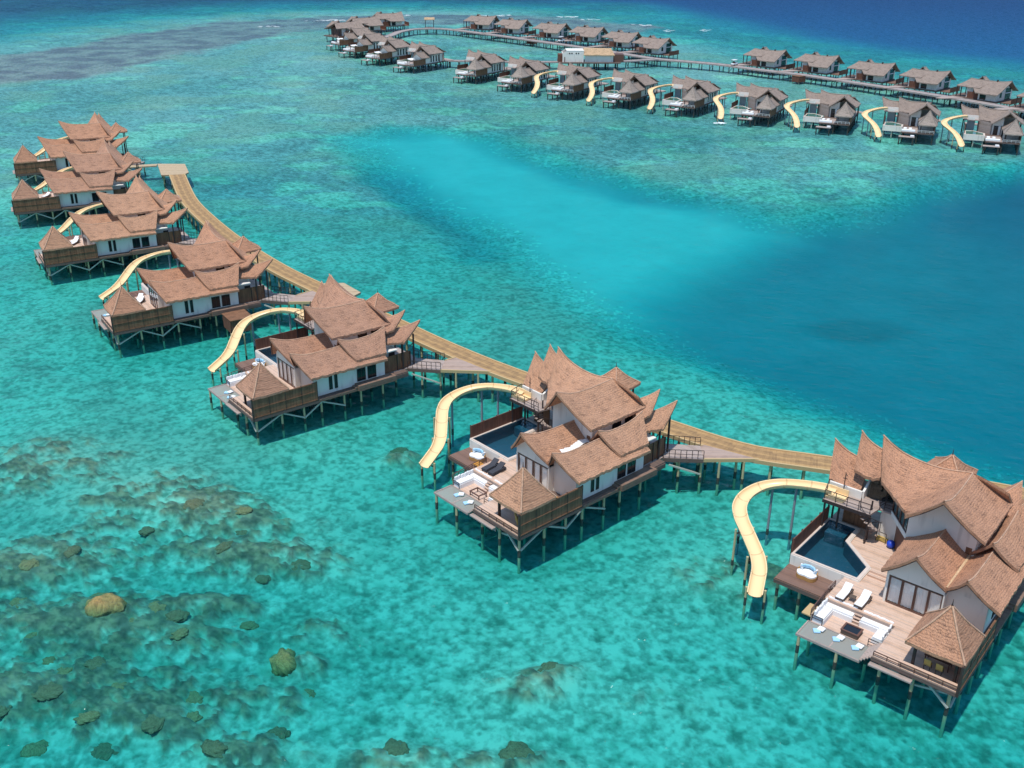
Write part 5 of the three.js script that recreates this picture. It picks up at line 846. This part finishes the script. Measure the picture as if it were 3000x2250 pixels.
// buggies on the far jetty
function makeCart() {
  const c = thing('golf_buggy', '', 'buggy');
  part('body', [soft(2.5, 0.5, 1.25, 0.15, 0, 0.6, 0), soft(0.7, 0.5, 1.2, 0.15, 0.95, 0.85, 0)], MT.cartWhite, c); part('roof', soft(2.1, 0.1, 1.3, 0.04, -0.1, 1.95, 0), MT.cartWhite, c);
  for (const x of [-0.95, 0.75]) for (const z of [-0.55, 0.55]) part('roof_post', rod(V(x, 0.8, z), V(x, 1.92, z), 0.03), MT.dark, c);
  for (const x of [-0.8, 0.8]) for (const z of [-0.6, 0.6]) part('wheel', (() => { const g = new THREE.CylinderGeometry(0.27, 0.27, 0.18, 14); g.rotateX(Math.PI / 2); g.translate(x, 0.27, z); return strip(g); })(), MT.rubber, c);
  part('seat', [soft(0.5, 0.2, 1.1, 0.06, -0.1, 0.95, 0), soft(0.14, 0.5, 1.1, 0.05, -0.4, 1.2, 0)], MT.frameWood, c); part('windscreen', beam(V(0.7, 1.0, 0), V(0.78, 1.85, 0), 1.1, 0.02), MT.glass, c);
  return c;
}
const cart = makeCart(); cart.position.set(75.4, 2.2, -371.2); cart.rotation.set(0, 0.75, 0); cart.userData.label = 'white golf buggy on the empty stretch of the far jetty'; cart.userData.group = 'golf buggies';
copy(cart, 'white golf buggy parked beside the grey villas near the curved end', 18.6, -432.5, 0.8, 'golf buggies', 2.45);
// more service boxes and a shelter
copy(serviceBox, 'brown service box beside the straight part of the far jetty', 92.3, -349.5, 0.6, 'service boxes by the far jetty'); copy(serviceBox, 'brown service box by the far jetty near the buggy', 7.2, -444.2, 0.8, 'service boxes by the far jetty'); serviceBox.userData.group = 'service boxes';
{ const s = thing('reef_shelter', 'small open shelter with thatched top standing behind the curved jetty', 'shelter', -37.3, -484.5, 0.1); part('thatched_roof', [slope(RR([-2.2, 6.4, 0], [2.2, 6.4, 0]), RR([-2.3, 5.6, 1.5], [2.3, 5.6, 1.5]), 0.2, 0.05, 4, 3, 3), slope(RR([-2.2, 6.4, 0], [2.2, 6.4, 0]), RR([-2.3, 5.6, -1.5], [2.3, 5.6, -1.5]), 0.2, 0.05, 4, 3, 4)], MT.tanRoof, s); part('floor', bx(-2, 2, 2.1, 2.3, -1.2, 1.2), MT.greyDeck, s); for (const [x, z] of [[-1.8, -1], [1.8, -1], [-1.8, 1], [1.8, 1]]) part('post', rod(V(x, -1.5, z), V(x, 5.8, z), 0.12), MT.dark, s); }
// foam lines on the reef crest
{ const gs = []; const spots = [[-92, -531, 9], [-84, -534, 6], [-112, -505, 5], [24, -556, 7], [-10, -562, 8], [38, -545, 5], [60, -520, 4], [71, -497, 3], [-60, -560, 6], [88, -500, 3]]; for (const [x, z, n] of spots) for (let k = 0; k < n * 2; k++) { const g = new THREE.IcosahedronGeometry(0.2 + 0.55 * hash(k, n, 5), 0); g.scale(2.2, 0.14, 0.7); g.translate(x + (hash(k, 1, n) - 0.5) * n * 2.2, 0.06, z + (hash(k, 2, n) - 0.5) * 7); gs.push(strip(g)); } const m = solo('sea_foam', gs, MT.foam, 'white foam of small waves breaking on the reef edge', 'foam'); m.userData.kind = 'stuff'; }
// ------------------------------------------------------------------ coral heads
{
  const coralMap = colorTex(256, (u, v) => { const a = fbm(u * 8, v * 8, 4, 181, 8), b = fbm(u * 30, v * 30, 3, 183, 30); const k = 0.55 + 0.6 * (a - 0.5) + 0.9 * (b - 0.5) + 0.3; return [k, k * 0.97, k * 0.9]; });
  const kinds = [std([0.42, 0.22, 0.10], { map: coralMap, roughness: 1 }), std([0.27, 0.165, 0.085], { map: coralMap, roughness: 1 }), std([0.55, 0.25, 0.09], { map: coralMap, roughness: 1 })];
  const geos = [1, 2, 3, 4].map((sd) => { let g = new THREE.IcosahedronGeometry(1, 9); g.deleteAttribute('normal'); g.deleteAttribute('uv'); g = mergeVertices(g, 1e-4); const p = g.attributes.position, n = V(0, 0, 0); for (let i = 0; i < p.count; i++) { n.fromBufferAttribute(p, i).normalize(); const q = fbm(n.x * 2.2 + sd * 9, n.z * 2.2 + n.y * 1.3, 4, 190 + sd), w = 1 - Math.abs(2 * fbm(n.x * 5 + sd, n.z * 5 + n.y * 3, 3, 195 + sd) - 1); const r = 0.76 + 0.7 * (q - 0.5) + 0.14 * w; p.setXYZ(i, n.x * r, n.y * r * 0.62, n.z * r); } g.computeVertexNormals(); const u = new Float32Array(p.count * 2); for (let i = 0; i < p.count; i++) u.set([p.getX(i) * 0.7, p.getZ(i) * 0.7 + p.getY(i)], i * 2); g.setAttribute('uv', new THREE.BufferAttribute(u, 2)); return g; });
  // x, z, half width, top depth, kind
  const heads = [[-34, -72, 1.5, 0.32, 2], [-18, -66, 1.25, 0.32, 2], [-22, -71, 0.9, 0.6, 0], [-39, -69, 1.4, 0.5, 0], [-35.5, -74, 1.1, 0.6, 0], [-35, -62, 1.4, 0.5, 1], [-28, -71.3, 1.1, 0.7, 1], [-30, -72.4, 1.2, 0.7, 0], [-31, -88, 1.2, 0.8, 1], [-26, -87, 1.0, 0.8, 0], [-26.4, -81, 1.1, 0.8, 1], [-22, -77, 0.9, 0.9, 1], [-19, -79, 1.3, 0.8, 1], [-31, -59.4, 1.0, 0.55, 0], [-26, -59, 1.2, 0.6, 1], [-34, -57, 1.0, 0.55, 0], [-30, -63, 0.9, 0.7, 0], [-27, -69, 0.9, 0.7, 0], [-8, -56.4, 1.2, 0.9, 1], [0.4, -56, 1.6, 0.9, 1], [-21, -56.4, 1.2, 0.8, 1], [-12, -100, 1.6, 0.7, 1], [-43, -78, 1.2, 0.6, 0], [-40, -80, 1.0, 0.7, 1], [-35, -64.4, 1.2, 0.6, 0], [-24, -62, 0.9, 0.7, 0], [-31.4, -70.4, 0.9, 0.5, 0], [-36.6, -66, 0.8, 0.6, 0], [-23.5, -59.8, 0.8, 0.7, 0], [-15.4, -63, 0.6, 0.8, 0], [3, -65, 1.1, 1.1, 1], [-32.6, -65.4, 1, 0.7, 1], [-38, -60, 1.2, 0.6, 1], [-29, -57, 1.3, 0.7, 1], [-25.4, -84, 1.2, 0.9, 1], [-34.5, -84, 1.0, 0.9, 1], [-42, -73, 1.0, 0.7, 0], [-17, -58.4, 0.9, 0.9, 1]];
  heads.forEach(([x, z, r, top, k], i) => {
    const label = i === 0 ? 'large ochre coral dome under water amid dark reef patches' : i === 1 ? 'ochre coral dome alone on the pale sand' : k === 0 ? 'reddish brown coral lump under shallow water among the reef patches' : 'dull grey-brown coral lump lying deeper on the reef';
    const m = solo('coral_head', geos[i % 4], kinds[k], label, 'coral', i > 1 ? (k === 0 ? 'reddish brown coral lumps' : 'grey-brown coral lumps') : undefined);
    const s = r * (k === 2 ? 1.0 : 0.8), y = bed(x, z)[0];
    m.scale.set(s * (1.05 + 0.4 * hash(i, 3, 6)), k === 2 ? clamp((-y - 0.4) / 0.5, 0.4, 1.5) : 0.3 + 0.2 * hash(i, 8, 6), s * (0.85 + 0.3 * hash(i, 5, 6))); m.rotation.y = i * 1.7; m.position.set(x, y - 0.04, z);
  });
}
renderer.render(scene, camera);
